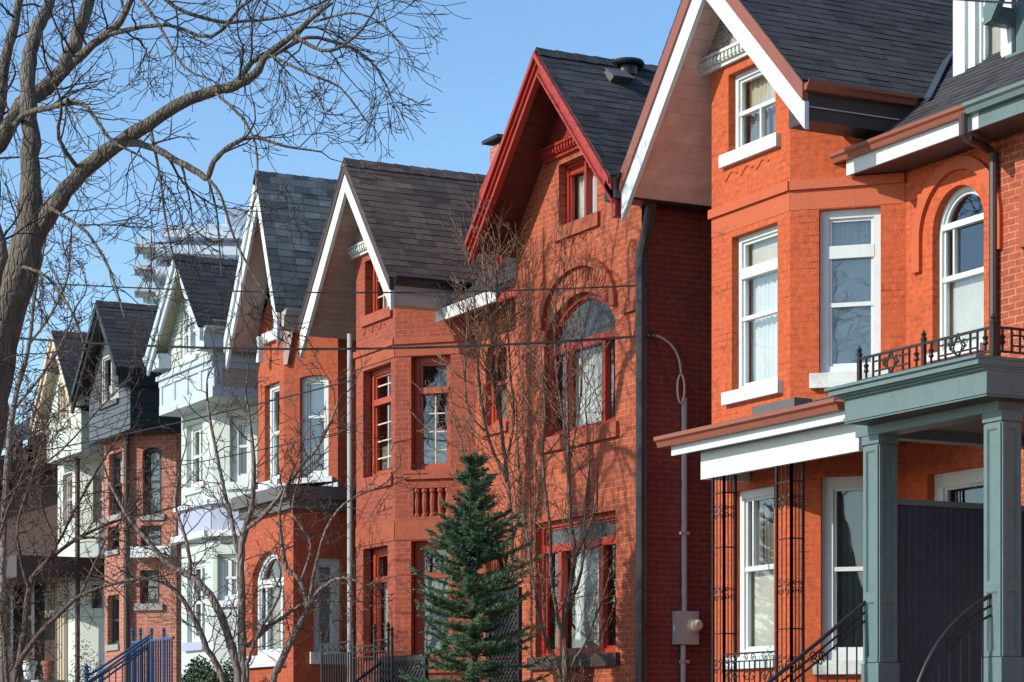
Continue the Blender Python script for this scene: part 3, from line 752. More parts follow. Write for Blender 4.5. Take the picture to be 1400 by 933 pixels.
# wrought iron posts
FLOOR = EYE + 0.44
def scroll(mb, F, c, z, r, turns=1.4, o=0.0, flip=1, n=22, rad=0.006):
    pts = []
    for k in range(n + 1):
        t = k / n; a = t * turns * 2 * math.pi; q = r * (1 - 0.85 * t)
        pts.append(F.pt(c + flip * (q * math.cos(a) - r * 0.0), z + q * math.sin(a), o))
    mb.tube(pts, rad, 5)
def iron_panel(mb, F, s0, s1, z0, z1):
    for s in (s0, s1): mb.box(F, s - 0.014, s + 0.014, z0, z1, -0.014, 0.014)
    w = s1 - s0; c = (s0 + s1) / 2
    for s in (s0 + w * 0.35, s0 + w * 0.65): mb.box(F, s - 0.005, s + 0.005, z0, z1, -0.005, 0.005)
    for f in (0.03, 0.30, 0.68, 0.92): mb.box(F, s0, s1, z0 + (z1 - z0) * f - 0.008, z0 + (z1 - z0) * f + 0.008, -0.007, 0.007)
    for f in (0.46, 0.82, 0.14):
        z = z0 + (z1 - z0) * f
        for fl in (-1, 1):
            scroll(mb, F, c + fl * w * 0.24, z, w * 0.25, 1.3, 0.0, fl); scroll(mb, F, c + fl * w * 0.22, z + 0.09, w * 0.18, 1.2, 0, -fl)
FV = Face(0, yp + 0.03)
ztp = zb0 + 0.02
for (xa, xb) in ((975, 990), (1062, 1082)):
    sa, _ = FV.st(xa, 700); sb, _ = FV.st(xb, 700)
    mb = MB(); iron_panel(mb, FV, sa, sb, FLOOR, ztp)
    FS = Face(sb, yp + 0.03, (0, 1)); iron_panel(mb, FS, 0.0, 0.16, FLOOR, ztp)
    mb.build('veranda_post', M['iron'], h1)
# low iron balustrade between the posts
sa, _ = FV.st(990, 900); sb, _ = FV.st(1062, 900); zt = FV.st(1025, 893)[1]
mb = MB(); mb.box(FV, sa, sb, zt - 0.01, zt + 0.01, -0.012, 0.012); mb.box(FV, sa, sb, zt - 0.10, zt - 0.085, -0.01, 0.01)
k = sa
while k < sb:
    mb.box(FV, k - 0.006, k + 0.006, FLOOR + 0.05, zt - 0.09, -0.006, 0.006); k += 0.11
for k in range(3):
    c = sa + (sb - sa) * (k + 0.5) / 3
    for fl in (-1, 1): scroll(mb, FV, c + fl * 0.07, zt - 0.05, 0.045, 1.3, 0.01, fl); scroll(mb, FV, c + fl * 0.06, zt - 0.28, 0.07, 1.3, 0.01, fl)
mb.build('veranda_balustrade', M['iron'], h1)
mb = MB(); mb.wbox(XV0 + 0.3, -14.5, 14.3, YM1 + 0.1, FLOOR - 0.18, FLOOR); mb.wbox(XV0 + 0.5, -14.7, 14.5, YM1 + 0.1, GZ - 0.2, FLOOR - 0.18); mb.build('veranda_floor', M['metalgrey'], h1)

# ------------------------------------------------------------------ house 0: brick neighbour with the grey-green porch
h0 = thing('house', 'natural red brick house at the right edge behind the large grey-green porch', 'house', (-18, YF, GZ), 'brick houses in the terrace')
X0E = -13.5
mb = MB(); F0 = Face(XE1, YM1)
a0, _ = F0.st(1392, 300)
out = arch_poly(a0 + 0.35, a0 + 1.35, zbot, ztop - 0.5, 0.5)
d0 = rect_poly(a0 + 0.2, a0 + 1.2, FLOOR, FLOOR + 2.6)
hh = [window(h0, F0, rect=(a0 + 0.35, a0 + 1.35, zbot, ztop), arch=0.5, rails=((0.5, 0.05),)), window(h0, F0, rect=(a0 + 0.3, a0 + 1.3, FLOOR, FLOOR + 2.6), rails=((0.78, 0.06),), fw=0.14, mat='oldwhite', name='front_door_frame')]
wall(mb, F0, [(0.0, GZ), (X0E - XE1, GZ), (X0E - XE1, GUT + 0.05), (0.0, GUT + 0.05)], hh)
mb.face([(X0E, YM1, GZ), (X0E, 23, GZ), (X0E, 23, GUT), (X0E, YM1, GUT)]); mb.face([(X0E, 23, GZ), (XE1, 23, GZ), (XE1, 23, GUT), (X0E, 23, GUT)])
# the neighbour's own projecting bay, just outside the frame
xb0, xb1 = -17.0, -13.6
mb.face([(xb0, YF, GZ), (xb1, YF, GZ), (xb1, YF, GUT + 0.6), (xb0, YF, GUT + 0.6)]); mb.face([(xb0 - 0.9, YM1, GZ), (xb0, YF, GZ), (xb0, YF, GUT + 0.6), (xb0 - 0.9, YM1, GUT + 0.6)]); mb.face([(xb1, YF, GZ), (xb1, YM1, GZ), (xb1, YM1, GUT + 0.6), (xb1, YF, GUT + 0.6)])
mb.build('wall', M['h0brick'], h0)
mb = MB(); slope(mb, (xb0 - 1.0, 15.3, GUT + 0.2), (xb0 - 1.0, 20, GUT + 0.2), ((xb0 + xb1) / 2, 20, GUT + 2.8), ((xb0 + xb1) / 2, 15.3, GUT + 2.8)); slope(mb, (xb1 + 0.5, 20, GUT + 0.2), (xb1 + 0.5, 15.3, GUT + 0.2), ((xb0 + xb1) / 2, 15.3, GUT + 2.8), ((xb0 + xb1) / 2, 20, GUT + 2.8)); mb.build('gable_roof', M['shingle1'], h0)
zs = F0.st(1385, 300)[1]
hood(h0, F0, a0 + 0.85, ztop - 0.5 - 0.02, 0.62, 0.78, 'redstone', legs=0.40, o=0.05)
main_roof(h0, XE1 + 0.02, X0E + 0.1, GUT, M['shingle1'])
mb = MB(); gutter(mb, (XE1 + 0.28, 16.32, GUT + 0.004), (X0E, 16.32, GUT + 0.004), (0, -1, 0), 0.125, 0.115); mb.build('gutter', M['green'], h0)
mb = MB(); mb.wbox(XE1 + 0.40, X0E, 16.32, 16.35, GUT - 0.28, GUT - 0.03); mb.build('fascia', M['green'], h0)
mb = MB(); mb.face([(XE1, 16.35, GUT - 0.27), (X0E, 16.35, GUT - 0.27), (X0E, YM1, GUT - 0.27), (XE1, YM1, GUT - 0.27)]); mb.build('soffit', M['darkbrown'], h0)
# green dormer at the frame's edge
FD0 = Face(onY(1389, 60, 17.5).x, 17.5)
mb = MB(); zd = FD0.st(1390, 78)[1]
dw = window(h0, FD0, rect=(0.14, 0.9, zd + 0.12, zd + 1.3), mat='green', rails=((0.5, 0.05),), rec=0.06)
wall(mb, FD0, [(0, zd), (1.05, zd), (1.05, zd + 1.5), (0, zd + 1.5)], [dw], 0.1); mb.box(FD0, -0.08, 1.1, zd - 0.1, zd + 0.02, -0.05, 0.09)
for x in (FD0.p.x, FD0.p.x + 1.05): mb.face([(x, 17.51, zd - 0.2), (x, 19.5, zd - 0.2), (x, 19.5, zd + 1.5), (x, 17.51, zd + 1.5)])
q0 = FD0.st(1376, 40); q1 = FD0.st(1394, 0)
dg = mb.build('dormer', M['green'], h0)
mb = MB(); m_ = 1.3
mb.prism(FD0, [(q0[0], q0[1]), (q0[0] + 0.13, q0[1] + 0.02), (q0[0] + 0.95, q0[1] + 1.05), (q0[0] + 0.95, q0[1] + 1.35), (q0[0], q0[1] + 0.20)], 0.25, 0.33)
mb.wbox(FD0.p.x + q0[0], FD0.p.x + q0[0] + 0.13, 17.2, 17.5, q0[1] + 0.0, q0[1] + 0.2)
mb.build('dormer_bargeboard', M['green'], dg)
# porch
YC = 14.6
def cz(px, py, Y): return onY(px, py, Y).z
c1 = onY(1182, 700, YC); c2 = onY(1347, 700, YC); CW = 0.25; CDP = 0.22
ztopc = onY(1190, 596, YC).z
def column(x):
    mb = MB(); mb.wbox(x, x + CW, YC, YC + CDP, FLOOR, ztopc)
    mb.wbox(x - 0.025, x + CW + 0.025, YC - 0.025, YC + CDP + 0.025, FLOOR, FLOOR + 0.34)
    mb.wbox(x - 0.02, x + CW + 0.02, YC - 0.02, YC + CDP + 0.02, ztopc - 0.09, ztopc + 0.002)
    zmid = onY(1200, 815, YC).z
    FF = Face(x, YC); FSd = Face(x + CW, YC, (0, 1))
    for F, wd in ((FF, CW), (FSd, CDP)):
        for (za, zb_) in ((FLOOR + 0.40, zmid - 0.06), (zmid + 0.04, ztopc - 0.16)):
            mb.ring(F, rect_poly(0.0, wd, za - 0.05, zb_ + 0.05), rect_poly(0.05, wd - 0.05, za, zb_), 0.002, 0.018)
            mb.ring(F, rect_poly(0.05, wd - 0.05, za, zb_), rect_poly(0.062, wd - 0.062, za + 0.012, zb_ - 0.012), 0.002, 0.010)
    return mb.build('porch_column', M['green'], h0, bevel=0.004)
column(c1.x); column(c2.x)
# entablature: beam on the columns, deep fascia, crown
XR = onY(1366, 560, YC - 0.02).x
XLp = c1.x - 0.12
zb1 = ztopc; zb2 = zb1 + 0.16
YB1 = 18.0
mb = MB(); mb.wbox(XLp, XR, YC - 0.03, YC + CDP, zb1, zb2); mb.wbox(XR - CW, XR, YC + CDP, YM1, zb1, zb2); mb.wbox(XLp, XLp + 0.2, YC + CDP, YM1, zb1, zb2)
mb.build('porch_beam', M['green'], h0, bevel=0.005)
YFs = 14.28
XF0 = onY(1155, 580, YFs).x; XF1 = onY(1349, 541, YFs).x
zf0 = (onY(1155, 580, YFs).z + onY(1349, 541, YFs).z) / 2; zf1 = (onY(1155, 546, YFs).z + onY(1349, 507, YFs).z) / 2
mb = MB(); mb.wbox(XF0, XF1, YFs, YM1 - 0.02, zf0, zf1)
mb.wbox(XF0 - 0.012, XF1 + 0.012, YFs - 0.014, YM1 - 0.03, zf0 + 0.02, zf0 + 0.055)
mb.build('porch_fascia', M['green'], h0, bevel=0.006)
mb = MB(); zc = zf1
for (o, a_, b_) in ((0.03, 0.0, 0.025), (0.07, 0.025, 0.045), (0.12, 0.045, 0.10), (0.15, 0.10, 0.13)):
    mb.wbox(XF0 - o, XF1 + o * 0.2, YFs - o, YM1 - 0.025, zc + a_ + 0.001, zc + b_)
mb.build('porch_cornice', M['green'], h0, bevel=0.008)
ZD = zc + 0.13
mb = MB(); mb.face([(XF0 + 0.1, YFs + 0.05, ZD + 0.004), (XF1 - 0.1, YFs + 0.05, ZD + 0.004), (XF1 - 0.1, YM1 - 0.05, ZD + 0.004), (XF0 + 0.1, YM1 - 0.05, ZD + 0.004)]); mb.build('porch_deck', M['redstone'], h0)
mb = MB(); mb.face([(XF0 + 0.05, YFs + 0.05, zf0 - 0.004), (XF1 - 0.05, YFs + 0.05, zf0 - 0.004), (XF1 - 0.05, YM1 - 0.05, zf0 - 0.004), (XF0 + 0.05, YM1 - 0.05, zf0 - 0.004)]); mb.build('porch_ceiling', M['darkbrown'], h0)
# beadboard screen
zsn = onX(1225, 690, c1.x + 0.2).z
mb = MB(); mb.wbox(c1.x + 0.14, c1.x + 0.19, YC + CDP, YM1 - 0.01, FLOOR, zsn); sc = mb.build('porch_screen', M['greenboard'], h0)
mb = MB(); mb.wbox(c1.x + 0.11, c1.x + 0.22, YC + CDP, YM1 - 0.012, zsn, zsn + 0.06); mb.build('screen_cap', M['green'], sc, bevel=0.006)
# balcony railing on the deck
FR = Face(0, YFs + 0.06)
xs = [FR.st(x, 500)[0] for x in (1175, 1263, 1358)]
zr0, zr1 = ZD + 0.05, onY(1358, 447, YFs + 0.06).z
rl = MB()
for x in xs:
    rl.box(FR, x - 0.022, x + 0.022, ZD, zr1 + 0.03, -0.018, 0.018); rl.lathe(FR.pt(x, zr1 + 0.03), [(0.03, 0), (0.034, 0.02), (0.018, 0.04), (0.03, 0.06), (0.012, 0.09), (0.002, 0.11)], 8)
def rail_bay(mb, F, a, b):
    mb.box(F, a, b, zr1 - 0.012, zr1 + 0.012, -0.012, 0.012); mb.box(F, a, b, zr0 - 0.01, zr0 + 0.01, -0.01, 0.01)
    w = b - a; i0, i1 = a + w * 0.22, b - w * 0.22
    for x in (i0, i1, a + w * 0.32, b - w * 0.32): mb.box(F, x - 0.009, x + 0.009, zr0, zr1, -0.009, 0.009)
    for x in (a + w * 0.11, b - w * 0.11):
        mb.box(F, x - 0.009, x + 0.009, zr0, zr1, -0.009, 0.009)
        mb.lathe(F.pt(x, (zr0 + zr1) / 2 - 0.05), [(0.01, 0), (0.03, 0.02), (0.018, 0.05), (0.03, 0.08), (0.01, 0.10)], 8)
    for f in (0.28, 0.72): z = zr0 + (zr1 - zr0) * f; mb.box(F, i0, i1, z - 0.008, z + 0.008, -0.008, 0.008)
    c = (a + b) / 2; z = (zr0 + zr1) / 2
    for sx, sz in ((0.13, 0.085), (0.07, 0.13)):
        P = [F.pt(c - sx, z), F.pt(c, z + sz), F.pt(c + sx, z), F.pt(c, z - sz), F.pt(c - sx, z)]; mb.tube(P, 0.010, 5)
    for fl in (-1, 1): scroll(mb, F, c + fl * 0.09, z + 0.02, 0.05, 1.3, 0.0, fl, rad=0.008)
for a, b in zip(xs[:-1], xs[1:]): rail_bay(rl, FR, a, b)
FRs = Face(xs[-1], YFs + 0.06, (0, 1)); rail_bay(rl, FRs, 0.0, 1.0); rail_bay(rl, FRs, 1.0, 2.0)
rl.build('balcony_railing', M['iron'], h0)
# stair railings and steps
def stair_rail(x, pts, nb, curved=False):
    mb = MB(); P = [onX(px, py, x) for px, py in pts]
    # resample
    n = 28; Q = []
    seg = [0]
    for i in range(1, len(P)): seg.append(seg[-1] + (P[i] - P[i - 1]).length)
    for k in range(n + 1):
        t = seg[-1] * k / n; i = max(j for j in range(len(seg)) if seg[j] <= t + 1e-9); i = min(i, len(P) - 2)
        Q.append(P[i].lerp(P[i + 1], (t - seg[i]) / (seg[i + 1] - seg[i])))
    if curved:
        for _ in range(6): Q = [Q[0]] + [(Q[i - 1] + Q[i] * 2 + Q[i + 1]) / 4 for i in range(1, len(Q) - 1)] + [Q[-1]]
    mb.tube(Q, 0.022, 8)
    dn = Vector((0, 0, -0.10)); mb.tube([q + dn for q in Q], 0.012, 6); mb.tube([q + dn * 1.9 for q in Q], 0.012, 6)
    for k in range(nb):
        q = Q[min(n, int((k + 0.5) * n / nb))]; b_ = q + dn * 1.9
        mb.tube([b_, b_ + Vector((0, 0, -0.75))], 0.009, 6)
    F = Face(x, 0, (0, 1)); q = Q[int(n * 0.42)] + dn * 1.4
    for fl in (-1, 1): scroll(mb, F, q.y + fl * 0.05, q.z, 0.05, 1.3, 0.0, fl, rad=0.008); scroll(mb, F, q.y + fl * 0.04, q.z - 0.06, 0.04, 1.3, 0, fl, rad=0.008)
    mb.tube([Q[0], Q[0] + Vector((0, 0, -0.95))], 0.02, 6)
    return mb.build('stair_railing', M['iron'], h0)
stair_rail(c1.x + 0.03, [(1191, 817), (1120, 877), (1050, 934), (1000, 975)], 13)
stair_rail(c2.x + 0.08, [(1362, 810), (1335, 825), (1305, 850), (1280, 882), (1262, 916), (1250, 950), (1240, 985)], 11, True)
mb = MB()
for k in range(7): mb.wbox(c1.x + 0.1, c2.x + 0.05, 14.3 - 0.28 * (k + 1), 14.3 - 0.28 * k, GZ - 1.2, FLOOR - 0.18 * (k + 1))
mb.build('front_steps', M['metalgrey'], h0)
# ------------------------------------------------------------------ house 2: red brick, red gable
h2 = thing('house', 'rust red brick house with a steep red painted gable and black roof, behind the spruce', 'house', (-28.8, YF, GZ), 'brick houses in the terrace')
XR2 = onY(877, 500, YF).x; XL2 = onY(705, 500, YF).x
F2 = Face(XL2, YF); w2 = XR2 - XL2
G2 = Gable((738, 69), (644, 328), (840, 240), 15.3, 22.5)
G2.sv = 0.14
hf = []
hf.append(window(h2, F2, (764, 226, 816, 313), mat='red', rec=0.13, fw=0.05, mulls=((0.52, 0.06, 0.0, 1.0, -0.11),), sash=0.03, rails=((0.86, 0.05),), curtain=(('drape', 0.02, 0.98, 0.0, 0.84, 'sheer'),), sill=(0.18, 0.05, 0.10), sillmat='redstone', glass='glass'))
a, _ = F2.st(744, 500); b, _ = F2.st(841, 500); zb = F2.st(748, 600)[1]; zt = F2.st(800, 398)[1]; zsp = F2.st(752, 462)[1]
hf.append(window(h2, F2, rect=(a, b, zb, zt), arch=zt - zsp, mat='red', rec=0.09, fw=0.08, sash=0.02, rails=((0.645, 0.12, -0.075),), mulls=((0.25, 0.10, 0.0, 0.62, -0.075), (0.78, 0.09, 0.0, 0.62, -0.075)), leaded=0.66,
                 curtain=(('drape', 0.22, 0.75, 0.0, 0.62, 'sheer'), ('drape', 0.0, 0.2, 0.0, 0.62, 'greycurtain')), sill=(0.20, 0.06, 0.12), sillmat='redstone'))
hood(h2, F2, (a + b) / 2, zsp + 0.20, 0.97, 1.09, 'redstone', legs=0.05, o=0.07, squash=0.70)
AC2 = ((a + b) / 2, zsp + 0.20)
hf.append(window(h2, F2, (732, 716, 842, 900), mat='red', rec=0.10, fw=0.08, rails=((0.80, 0.11, -0.085),), leaded=0.82, mulls=((0.25, 0.10, 0, 0.78, -0.085), (0.76, 0.12, 0, 0.78, -0.085)), curtain=(('drape', 0.3, 0.6, 0, 0.78, 'sheer'), ('drape', 0.6, 0.7, 0, 0.78, 'greycurtain')), sill=(0.17, 0.07, 0.12), sillmat='darkbrown'))
mb = MB(); ax = G2.A.x - XL2
wall(mb, F2, [(0, GZ), (w2, GZ), (w2, G2.und(XR2)), (ax, G2.und(G2.A.x)), (0, G2.und(XL2))], hf)
mb.face([(XL2, Ym + 0.3, GZ), (XL2, YF, GZ), (XL2, YF, G2.und(XL2)), (XL2, Ym + 0.3, G2.und(XL2))])
mb.build('wall', M['h2brick'], h2)
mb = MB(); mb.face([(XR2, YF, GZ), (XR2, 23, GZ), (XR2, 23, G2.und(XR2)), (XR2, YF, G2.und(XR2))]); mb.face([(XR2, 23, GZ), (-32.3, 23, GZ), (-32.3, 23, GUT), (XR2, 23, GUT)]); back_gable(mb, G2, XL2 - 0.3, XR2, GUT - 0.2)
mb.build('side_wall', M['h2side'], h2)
# string and imposts
mb = MB(); i0, zi = F2.st(853, 424); mb.box(F2, i0, w2 + 0.01, zi - 0.06, zi + 0.07, 0.0, 0.05); mb.build('impost_band', M['redstone'], h2, bevel=0.01)
s0, zs_ = F2.st(768, 332); s1, _ = F2.st(812, 332); squiggle(h2, F2, s0, s1, zs_ - 0.03, 'redstone', 0.05, 3)
# radiating arch over the window
mb = MB()
for k in range(1, 30):
    c, z = AC2; an = math.pi * k / 30
    f = lambda r, t: (c + r * math.cos(t), z + (r - 0.32) * math.sin(t))
    d = 0.032
    if f(0.80, an)[1] < zsp + 0.26: continue
    mb.prism(F2, [f(0.80, an - d), f(0.95, an - d), f(0.95, an + d), f(0.80, an + d)], 0.002, 0.010)
mb.build('brick_arch', M['redstone'], h2)
G2.roof(h2, M['shingle1'])
for sd in (-1, 1):
    ft = 0.0
    G2.board(h2, 'rake_trim', M['red'], 0.02, 0.08, sd, -0.02, 0.10, 0.0)
    G2.board(h2, 'rake_trim', M['red'], 0.08, 0.13, sd, -0.02, 0.055, 0.0)
    G2.board(h2, 'bargeboard', M['red'], 0.13, 0.22, sd, -0.04, 0.02, 0.0)
    G2.board(h2, 'bargeboard', M['red'], 0.22, 0.25, sd, -0.04, 0.05, 0.0)
G2.sv = 0.20
G2.soffit(h2, M['soffit2'], 17.2, YF + 1.0)
frieze(h2, G2, F2, F2.st(757, 206)[1], 'carvedred', 'red')
mb = MB(); mb.wbox(G2.R.x - 0.22, G2.R.x + 0.06, 15.28, 18.5, G2.R.z - 0.30, G2.R.z - 0.03); mb.build('eave_box', M['black'], h2)
mb = MB(); gutter(mb, (G2.R.x, 15.3, G2.R.z + 0.02), (G2.R.x, 18.5, G2.R.z + 0.02), (1, 0, 0)); mb.build('gutter', M['black'], h2)
mb = MB(); t0 = onY(838, 268, 15.35); mb.wbox(t0.x + 0.0, t0.x + 0.11, 15.32, 15.46, G2.R.z - 0.52, G2.R.z - 0.26); mb.build('bargeboard_foot', M['red'], h2, bevel=0.01)
q = onY(897, 276, YF - 0.02)
downpipe(h2, [(G2.R.x - 0.02, 15.6, G2.R.z - 0.2), (XR2 + 0.30, YF - 0.02, q.z), (XR2 + 0.10, YF - 0.06, onY(886, 352, YF).z), (XR2 + 0.09, YF - 0.06, GZ)], 'black', 0.075)
# roof vents
p = onY(845, 100, 16.6); zz = G2.top(p.x)
c_ = onY(844, 103, 16.75)
def on_slope(G, px, py, side=1):
    # intersect a pixel ray with a roof slope
    r = ray(px, py); m = G.mR if side > 0 else G.mL
    t = (G.A.z + side * m * G.A.x - CAM.z) / (r.z + side * m * r.x)
    return CAM + r * t
v = on_slope(G2, 843, 108); mt = G2.mR; c = 1 / math.sqrt(1 + mt * mt); dn = Vector((c, 0, -c * mt)); nn = Vector((c * mt, 0, c)); yy = Vector((0, 1, 0))
mb = MB()
P = lambda a, b, h: v + yy * a * 0.72 + dn * b * 0.75 + nn * h * 0.8
mb.hexa([P(-0.22, 0.16, 0.0), P(0.22, 0.16, 0.0), P(0.22, -0.18, 0), P(-0.22, -0.18, 0), P(-0.20, 0.20, 0.16), P(0.20, 0.20, 0.16), P(0.18, -0.14, 0.06), P(-0.18, -0.14, 0.06)])
mb.hexa([P(-0.25, 0.24, 0.16), P(0.25, 0.24, 0.16), P(0.22, -0.17, 0.06), P(-0.22, -0.17, 0.06), P(-0.25, 0.24, 0.185), P(0.25, 0.24, 0.185), P(0.22, -0.17, 0.085), P(-0.22, -0.17, 0.085)])
mb.build('roof_vent', M['metalgrey'], h2)
v2 = onX(858, 96, G2.A.x + 0.10); v2.z = G2.top(v2.x)
mb = MB(); mb.lathe(v2 + Vector((0, 0, -0.1)), [(0.14, 0.0), (0.14, 0.12), (0.22, 0.13), (0.24, 0.16), (0.22, 0.20), (0.02, 0.225)], 20); mb.build('roof_vent_cap', M['black'], h2)
# recess between houses 3 and 2, its roof, dormer and second red rake
XMID = -32.3
main_roof(h2, XMID, -29.4, GUT - 0.05, M['shingle1'])
e0 = onY(680, 417, 16.32)
mb = MB(); mb.wbox(e0.x, -29.6, 16.3, 16.34, GUT - 0.30, GUT - 0.05); mb.build('fascia', M['red'], h2)
mb = MB(); gutter(mb, (e0.x, 16.3, GUT - 0.04), (-29.6, 16.3, GUT - 0.04), (0, -1, 0)); mb.build('gutter', M['black'], h2)
FDr = Face(onY(676, 370, 17.3).x, 17.3)
dz0 = FDr.st(680, 377)[1]; dwd, _ = FDr.st(722, 360)
mb = MB(); dw = window(h2, FDr, rect=(0.10, dwd - 0.1, dz0 + 0.05, dz0 + 1.1), mat='red', rails=((0.5, 0.05),), rec=0.05)
wall(mb, FDr, [(0, dz0 - 0.1), (dwd, dz0 - 0.1), (dwd, dz0 + 1.2), (dwd / 2, dz0 + 2.3), (0, dz0 + 1.2)], [dw], 0.1)
for x in (FDr.p.x, FDr.p.x + dwd): mb.face([(x, 17.31, dz0 - 0.1), (x, 19.6, dz0 - 0.1), (x, 19.6, dz0 + 1.2), (x, 17.31, dz0 + 1.2)])
dmr = mb.build('dormer', M['red'], h2)
G2d = Gable((698, 166), (657, 258), (745, 248), 17.0, 20.5)
mb = MB(); A, L, R = G2d.A, G2d.L, G2d.R
slope(mb, (R.x, 17.0, R.z), (R.x, 20.5, R.z), (A.x, 20.5, A.z), (A.x, 17.0, A.z)); slope(mb, (L.x, 20.5, L.z), (L.x, 17.0, L.z), (A.x, 17.0, A.z), (A.x, 20.5, A.z))
mb.build('dormer_roof', M['shingle1'], dmr)
for sd in (-1, 1):
    o = G2d.board(dmr, 'dormer_bargeboard', M['red'], 0.03, 0.26, sd, -0.04, 0.02); 

# ------------------------------------------------------------------ house 3: brown roof, cream barge boards
h3 = thing('house', 'dull red brick house with a brown shingled roof and worn white bargeboards', 'house', (-35.5, YF, GZ), 'brick houses in the terrace')
G3 = Gable((474, 219), (412, 440), (536.5, 379), 15.4, 21.5)
XL3 = onY(487, 500, YF).x; XC3 = onY(540, 500, YF).x; F3 = Face(XL3, YF); w3 = XC3 - XL3
F3c, sc3 = canted_end(XC3, 650); XM3 = XC3 + sc3 * D45[0]; YM3 = YF + sc3 * D45[1]
hf = []
hf.append(window(h3, F3, (499, 358, 534, 434), mat='redframe', rec=0.14, fw=0.07, mulls=((0.62, 0.05, 0, 1),), grid=((0.08, 0.58, 0.05, 0.95, 2, 3),), curtain=(('flat', 0.05, 0.95, 0.0, 0.6, 'greycurtain'),), sill=(0.16, 0.05, 0.09), sillmat='redstone', gridmat='cream'))
hf.append(window(h3, F3, (496.5, 508, 534.5, 656), mat='redframe', rec=0.16, fw=0.09, sash=0.04, rails=((0.70, 0.10, -0.14),), grid=((0.12, 0.9, 0.74, 0.97, 2, 2), (0.12, 0.9, 0.03, 0.66, 2, 4)), gridmat='cream', curtain=(('flat', 0.1, 0.9, 0.0, 0.30, 'greycurtain'),), sill=(0.20, 0.05, 0.10), sillmat='redstone'))
hf.append(window(h3, F3, (496.5, 751, 530, 905), mat='redframe', rec=0.18, fw=0.10, rails=((0.72, 0.09, -0.15),), curtain=(('drape', 0.1, 0.55, 0.0, 0.7, 'sheer'), ('flat', 0.5, 0.95, 0.0, 0.7, 'sheer')), sill=(0.18, 0.05, 0.08), sillmat='redstone'))
hc = []
hc.append(window(h3, F3c, (562, 488, 616, 644), mat='redframe', rec=0.16, fw=0.09, sash=0.04, rails=((0.71, 0.10, -0.14),), grid=((0.15, 0.88, 0.03, 0.67, 2, 4),), gridmat='cream', curtain=(('drape', 0.5, 0.9, 0.75, 0.95, 'sheer'), ('flat', 0.1, 0.9, 0, 0.3, 'blind')), sill=(0.14, 0.05, 0.12), sillmat='redstone', glass='glassb'))
hc.append(window(h3, F3c, (562, 740, 618, 905), mat='redframe', rec=0.18, fw=0.10, rails=((0.72, 0.09, -0.15),), curtain=(('flat', 0.1, 0.9, 0, 0.7, 'sheer'),), sill=(0.18, 0.05, 0.08), sillmat='redstone'))
# panel of little balusters under the canted window
pa, pb, pz0, pz1 = F3c.rect(565, 668, 612, 707)
hc.append(rect_poly(pa, pb, pz0, pz1))
mb = MB(); mb.face([F3c.pt(pa, pz0, -0.13), F3c.pt(pb, pz0, -0.13), F3c.pt(pb, pz1, -0.13), F3c.pt(pa, pz1, -0.13)])
for k in range(5):
    x = pa + (pb - pa) * (k + 0.1) / 4.4
    mb.lathe(F3c.pt(x + 0.03, pz0, -0.06), [(0.055, 0), (0.055, 0.04), (0.035, 0.07), (0.05, (pz1 - pz0) * 0.5), (0.035, (pz1 - pz0) - 0.08), (0.055, pz1 - pz0 - 0.05), (0.055, pz1 - pz0)], 8)
mb.build('terracotta_panel', M['redstone'], h3)
mb = MB(); ax = G3.A.x - XL3
wall(mb, F3, [(0, GZ), (w3, GZ), (w3, G3.und(XC3)), (ax, G3.und(G3.A.x)), (0, G3.und(XL3))], hf)
wall(mb, F3c, [(0, GZ), (sc3, GZ), (sc3, G3.und(XM3)), (0, G3.und(XC3))], hc)
mb.face([(XL3, 22, GZ), (XL3, YF, GZ), (XL3, YF, G3.und(XL3)), (XL3, 22, G3.und(XL3))])
mb.face([(XL3, 22, GZ), (-32.2, 22, GZ), (-32.2, 22, GUT), (XL3, 22, GUT)]); mb.face([(-32.25, 22, GZ), (-32.25, YM3, GZ), (-32.25, YM3, GUT), (-32.25, 22, GUT)]); back_gable(mb, G3, XL3 - 0.3, -33.9, GUT)
mb.build('wall', M['h3brick'], h3)
zb = F3.st(487, 485)[1]; mb = MB(); mb.box(F3, -0.02, w3 + 0.015, zb - 0.07, zb + 0.03, 0.0, 0.05); mb.box(F3c, 0, sc3 - 0.02, zb - 0.07, zb + 0.03, 0, 0.05); mb.build('belt_course', M['redstone'], h3, bevel=0.012)
zt2 = F3c.st(562, 488)[1]; mb = MB(); mb.box(F3, 0.003, w3, zt2 + 0.012, zb - 0.07, 0.0, 0.014); mb.box(F3c, 0.004, sc3 - 0.02, zt2 + 0.012, zb - 0.07, 0.0, 0.014)
mb.build('lintel_band', M['redstone'], h3); mb = MB()
zt2 = F3c.st(562, 740)[1]; zq = F3c.st(562, 712)[1]; mb.box(F3, 0.003, w3, zt2 + 0.02, zq, 0.0, 0.014); mb.box(F3c, 0.004, sc3 - 0.02, zt2 + 0.02, zq, 0.0, 0.014)
mb.build('lintel_band', M['redstone'], h3)
s0, z0 = F3.st(497, 460); s1, _ = F3.st(529, 460); squiggle(h3, F3, s0, s1, z0 + 0.05, 'redstone', 0.06, 3)
G3.roof(h3, M['shingle3'])
for sd in (-1, 1):
    G3.board(h3, 'rake_trim', M['darkbrown'], 0.02, 0.13, sd, -0.02, 0.05, 0.0)
    G3.board(h3, 'bargeboard', M['oldwhite'], 0.13, 0.33, sd, -0.03, 0.03, -0.1 if sd < 0 else 0.0)
G3.sv = 0.24; G3.soffit(h3, M['soffit3'], 17.0, YF + 0.9)
frieze(h3, G3, F3, F3.st(490, 338)[1] - 0.03, 'carvedwhite', 'oldwhite')
mb = MB(); mb.wbox(G3.R.x - 0.30, G3.R.x - 0.02, 15.44, 17.5, G3.R.z - 0.42, G3.R.z - 0.03); mb.build('eave_box', M['soffit4'], h3)
